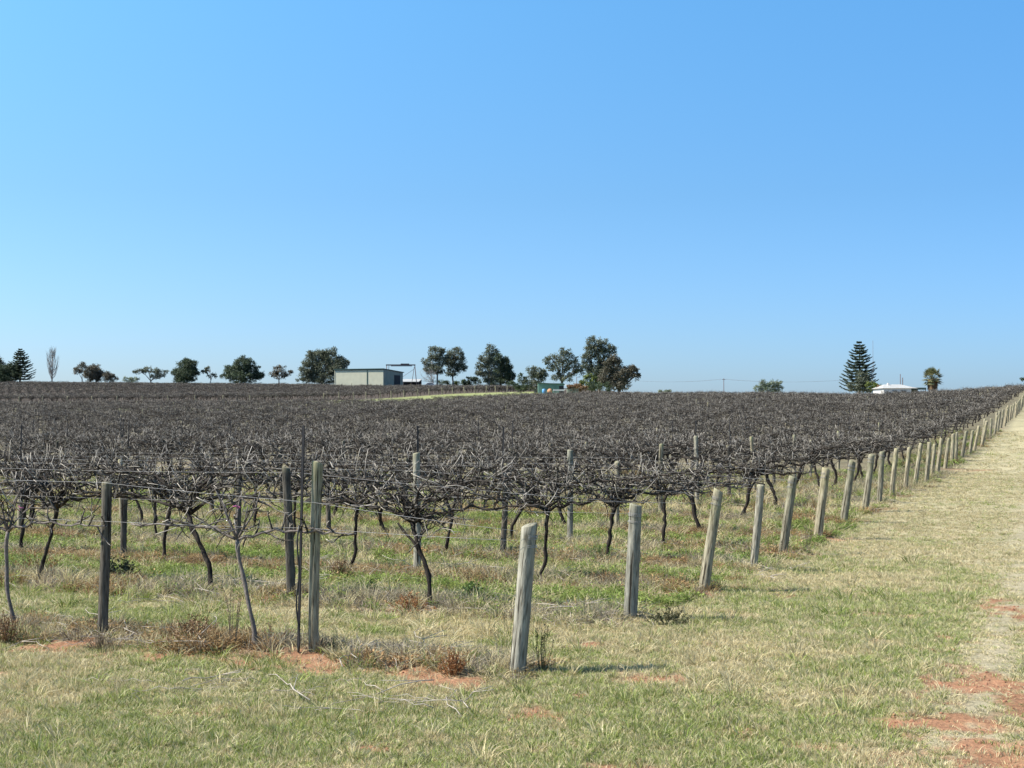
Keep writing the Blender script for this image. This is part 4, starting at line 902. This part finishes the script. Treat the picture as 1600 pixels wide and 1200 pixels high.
def vehicle(Z, px, py, wpx, col, label):
    k = Z/F; X = at(px, Z); zb = tz(X, Z); H = hz(py, Z)-zb; L = wpx*k; o = empty('parked_car', (X, Z, zb)); tag(o, label, 'car'); H = max(H, 1.45); s = H/1.45
    m = MB(); prof = [(-.5, .25), (-.5, .62), (-.42, .72), (-.28, .78), (-.16, 1.0), (.18, 1.0), (.3, .74), (.47, .68), (.5, .5), (.5, .25)]
    for y in (-.8, .8):
        for (x, z_) in prof: m.v.append(Vector((x*L, y*(1-.12*(z_ > .9)), z_*H))); m.a.append(0)
    n_ = len(prof)
    for q in range(n_): m.f.append((q, (q+1) % n_, n_+(q+1) % n_, n_+q)[::-1]); m.m.append(0)
    m.f.append(tuple(range(n_))); m.f.append(tuple(range(n_, 2*n_))[::-1]); m.m += [0, 0]; m.build('body', col, o, False)
    m = MB(); m.v = [Vector(p) for p in ((-.25*L, -.815, .78*H), (.25*L, -.815, .78*H), (.16*L, -.73, .96*H), (-.14*L, -.73, .96*H))]; m.a = [0]*4; m.f = [(0, 1, 2, 3)]; m.m = [0]; m.build('side_window', M_GLASS, o, False)
    for x_ in (-.32, .32):
        for y_ in (-.8, .8):
            m = MB(); m.tube([(x_*L, y_-.1, .32), (x_*L, y_+.1, .32)], .32, 12); m.build('wheel', M_DARK, o)
vehicle(312, 672, 598.0, 26, M_WHITE, 'white car roof showing above the vines below the bare tree')
# green shed, junk in front
Z = 250; k = Z/F; x0 = at(841, Z); zb = tz(x0, Z)-.2; zt = hz(598, Z)-zb; o = empty('green_shed', (x0, Z, zb)); tag(o, 'flat-roofed dull green metal shed among the central gums', 'shed'); w_ = 40*k
m = MB(); m.box(0, w_, 0, 5, 0, zt-.1); m.build('wall', M_GRN, o, False)
m = MB(); b_ = 0
for zz in (0, .1):
    for (x, y, h_) in ((-.1, -.15, zt), (w_+.2, -.15, zt-.25), (w_+.2, 5.2, zt-.3), (-.1, 5.2, zt)): m.v.append(Vector((x, y, h_-.08+zz))); m.a.append(0)
for f in ((3, 2, 1, 0), (4, 5, 6, 7), (0, 1, 5, 4), (1, 2, 6, 5), (2, 3, 7, 6), (3, 0, 4, 7)): m.f.append(f); m.m.append(0)
m.build('roof', M_TRIM, o, False); m = MB(); m.box(w_-.9, w_-.02, -.02, -.004, 0, zt*.75); m.build('door', M_DARK, o, False)
M_BLUE = flat('blue_plastic', (.1, .28, .5), (.06, .2, .38), 3, .4); M_ORANGE = flat('orange_canvas', (.62, .34, .18), (.5, .2, .1), 2, .8)
def relz(Z, px): X = at(px, Z); return X, tz(X, Z)
X, z_ = relz(244, 850); h_ = hz(607.5, 244)-z_; m = MB(); m.tube([(0, 0, 0), (0, 0, h_*.92), (0, 0, h_)], [.35, .35, .16], 14); o = m.build('water_drum', M_BLUE, loc=(X, 244, z_)); tag(o, 'blue drum standing in front of the green shed', 'drum')
X, z_ = relz(243, 859); h_ = hz(607, 243)-z_; o = empty('covered_trailer', (X, 243, z_)); tag(o, 'small trailer under an orange and cream cover before the green shed', 'trailer')
m = MB(); m.tube([(0, -.9, h_*.62), (0, .9, h_*.62)], [h_*.36, h_*.36], 12); m.build('cover', M_ORANGE, o); m = MB(); m.box(-.45, .6, -.8, .8, .4, .5); m.build('bed', M_FRAME, o, False)
for y_ in (-.85, .85): m = MB(); m.tube([(0, y_-.08, .3), (0, y_+.08, .3)], .3, 12); m.build('wheel', M_DARK, o)
X, z_ = relz(245, 873); h_ = hz(608.5, 245)-z_; o = empty('flat_boat', (X, 245, z_)); tag(o, 'long low white boat hull stored beside the orange trailer', 'boat')
m = MB(); m.box(-1., 1., -.5, .5, h_*.75, h_); m.tube([(.9, 0, h_*.87), (1.3, 0, h_*.97)], [h_*.12, .03], 6); m.build('hull', M_WHITE, o, False); m = MB(); m.box(-.8, -.7, -.5, .5, 0, h_*.745); m.box(.7, .8, -.5, .5, 0, h_*.745); m.build('stand', M_FRAME, o, False)
Z = 262; X, z_ = relz(Z, 895); h_ = hz(601, Z)-z_; o = empty('small_shed', (X, Z, z_)); tag(o, 'small shed with a white roof strip behind the brown hedge', 'shed')
m = MB(); m.box(-1.1, 1.1, 0, 3, 0, h_-.15); m.build('wall', M_SHEDD, o, False); m = MB(); m.box(-1.3, 1.3, -.2, 3.2, h_-.14, h_+.05); m.build('roof', M_WHITE, o, False)
X, z_ = relz(258, 901); h_ = hz(589, 258)-z_; o = empty('yard_lamp', (X, 258, z_)); tag(o, 'yard lamp on a thin pole between the two central gums', 'lamp')
m = MB(); m.tube([(0, 0, 0), (0, 0, h_)], .06, 6); m.build('pole', M_FRAME, o); m = MB(); m.tube([(0, 0, h_-.05), (.55, 0, h_)], .04, 5); m.box(.35, .75, -.1, .1, h_-.06, h_+.05); m.build('lamp_head', M_FRAME, o, False)
# white house
Z = 240; k = Z/F; x0 = at(1381, Z); zb = tz(at(1405, Z), Z)-.1; o = empty('white_house', (x0, Z, zb)); tag(o, 'low white house with a pale hipped roof on the right skyline', 'house'); w_ = 43*k; ze = hz(606.5, Z)-zb; zr = hz(600, Z)-zb; D = 7
m = MB(); m.box(0, w_, 0, D, 0, ze); m.build('wall', M_WHITE, o, False)
m = MB(); e_ = .35
m.v = [Vector(p) for p in ((-e_, -e_, ze-.02), (w_+e_+.8, -e_, ze-.02), (w_+e_, D+e_, ze-.02), (-e_, D+e_, ze-.02), (w_*.2, D*.5, zr), (w_*.82, D*.5, zr))]; m.a = [0]*6
m.f = [(3, 2, 1, 0), (0, 1, 5, 4), (1, 2, 5), (2, 3, 4, 5), (3, 0, 4)]; m.m = [0]*5; rf = m.build('roof', M_ROOFW, o, False)
m = MB(); m.box(w_*.3, w_*.36, D*.38, D*.46, zr-.3, zr+.25); m.build('vent', M_WHITE, rf, False)
for xx in (.3, .62):
    m = MB(); m.box(w_*xx, w_*xx+1.0, -.05, -.004, ze-1.05, ze-.35); wn_ = m.build('window', M_WHITE, o, False); m = MB(); m.box(w_*xx+.06, w_*xx+.94, -.062, -.053, ze-1.0, ze-.4); m.build('pane', M_GLASS, wn_, False)
x1 = w_+.1; w2 = 27*k
o2 = empty('carport', (at(1421, Z), Z+.5, zb)); tag(o2, 'flat dark open carport joining the white house towards the palm', 'carport'); zc2 = hz(605.5, Z)-zb
m = MB(); m.box(0, w2, -.2, 5, zc2-.12, zc2+.02); m.build('roof', M_ROOFW, o2, False); m = MB(); m.box(-.02, w2+.02, -.24, -.205, zc2-.4, zc2-.05); m.build('fascia', M_TRIM, o2, False)
for x_ in (.1, w2*.5, w2-.15):
    m = MB(); m.box(x_, x_+.1, -.1, .0, 0, zc2-.12); m.build('post', M_FRAME, o2, False)
m = MB(); m.box(.1, w2-.1, 4.6, 4.7, 0, zc2-.13); m.build('back_wall', M_SHEDD, o2, False)
def pole(Z, px, py, rad, label, name='pole', cat='pole', arm=0):
    X = at(px, Z); z_ = tz(X, Z); h_ = hz(py, Z)-z_; o = empty(name, (X, Z, z_)); tag(o, label, cat); m = MB(); m.tube([(0, 0, 0), (0, 0, h_)], [rad, rad*.8], 7); m.build('pole', M_FRAME, o)
    if arm: m = MB(); m.box(-arm, arm, -.05, .05, h_-.35, h_-.23); m.build('crossarm', M_FRAME, o, False)
    return X, z_+h_
pole(252, 1407, 584.5, .09, 'taller of two thin poles above the white house roof'); pole(252, 1410.5, 590, .11, 'shorter thick pole beside the taller one above the white house')
pole(262, 1364.5, 532, .035, 'very thin radio mast rising beside the tall layered conifer', 'radio_mast', 'mast')
a_ = pole(300, 1131, 591, .09, 'lone power pole on the bare middle skyline', 'power_pole', 'pole', .35)
b_ = (at(985, 340), hz(594, 340)); c2 = (at(1330, 260), hz(593, 260))
for s_, y_ in ((-.6, 0), (.6, 0)):
    m = MB()
    for (p, zp, yp), (q, zq, yq) in (((b_[0], b_[1], 340), (a_[0]+s_, a_[1]-.2, 300)), ((a_[0]+s_, a_[1]-.2, 300), (c2[0], c2[1], 262))):
        pts = [Vector((p+(q-p)*f, yp+(yq-yp)*f, zp+(zq-zp)*f-1.1*4*f*(1-f)*.5)) for f in np.linspace(0, 1, 9)]; m.tube(pts, .012, 4, cap=False)
    tag(m.build('power_line', M_FRAME), 'thin %s power wire strung from the lone pole across the skyline' % ('nearer' if s_ > 0 else 'farther'), 'wire')
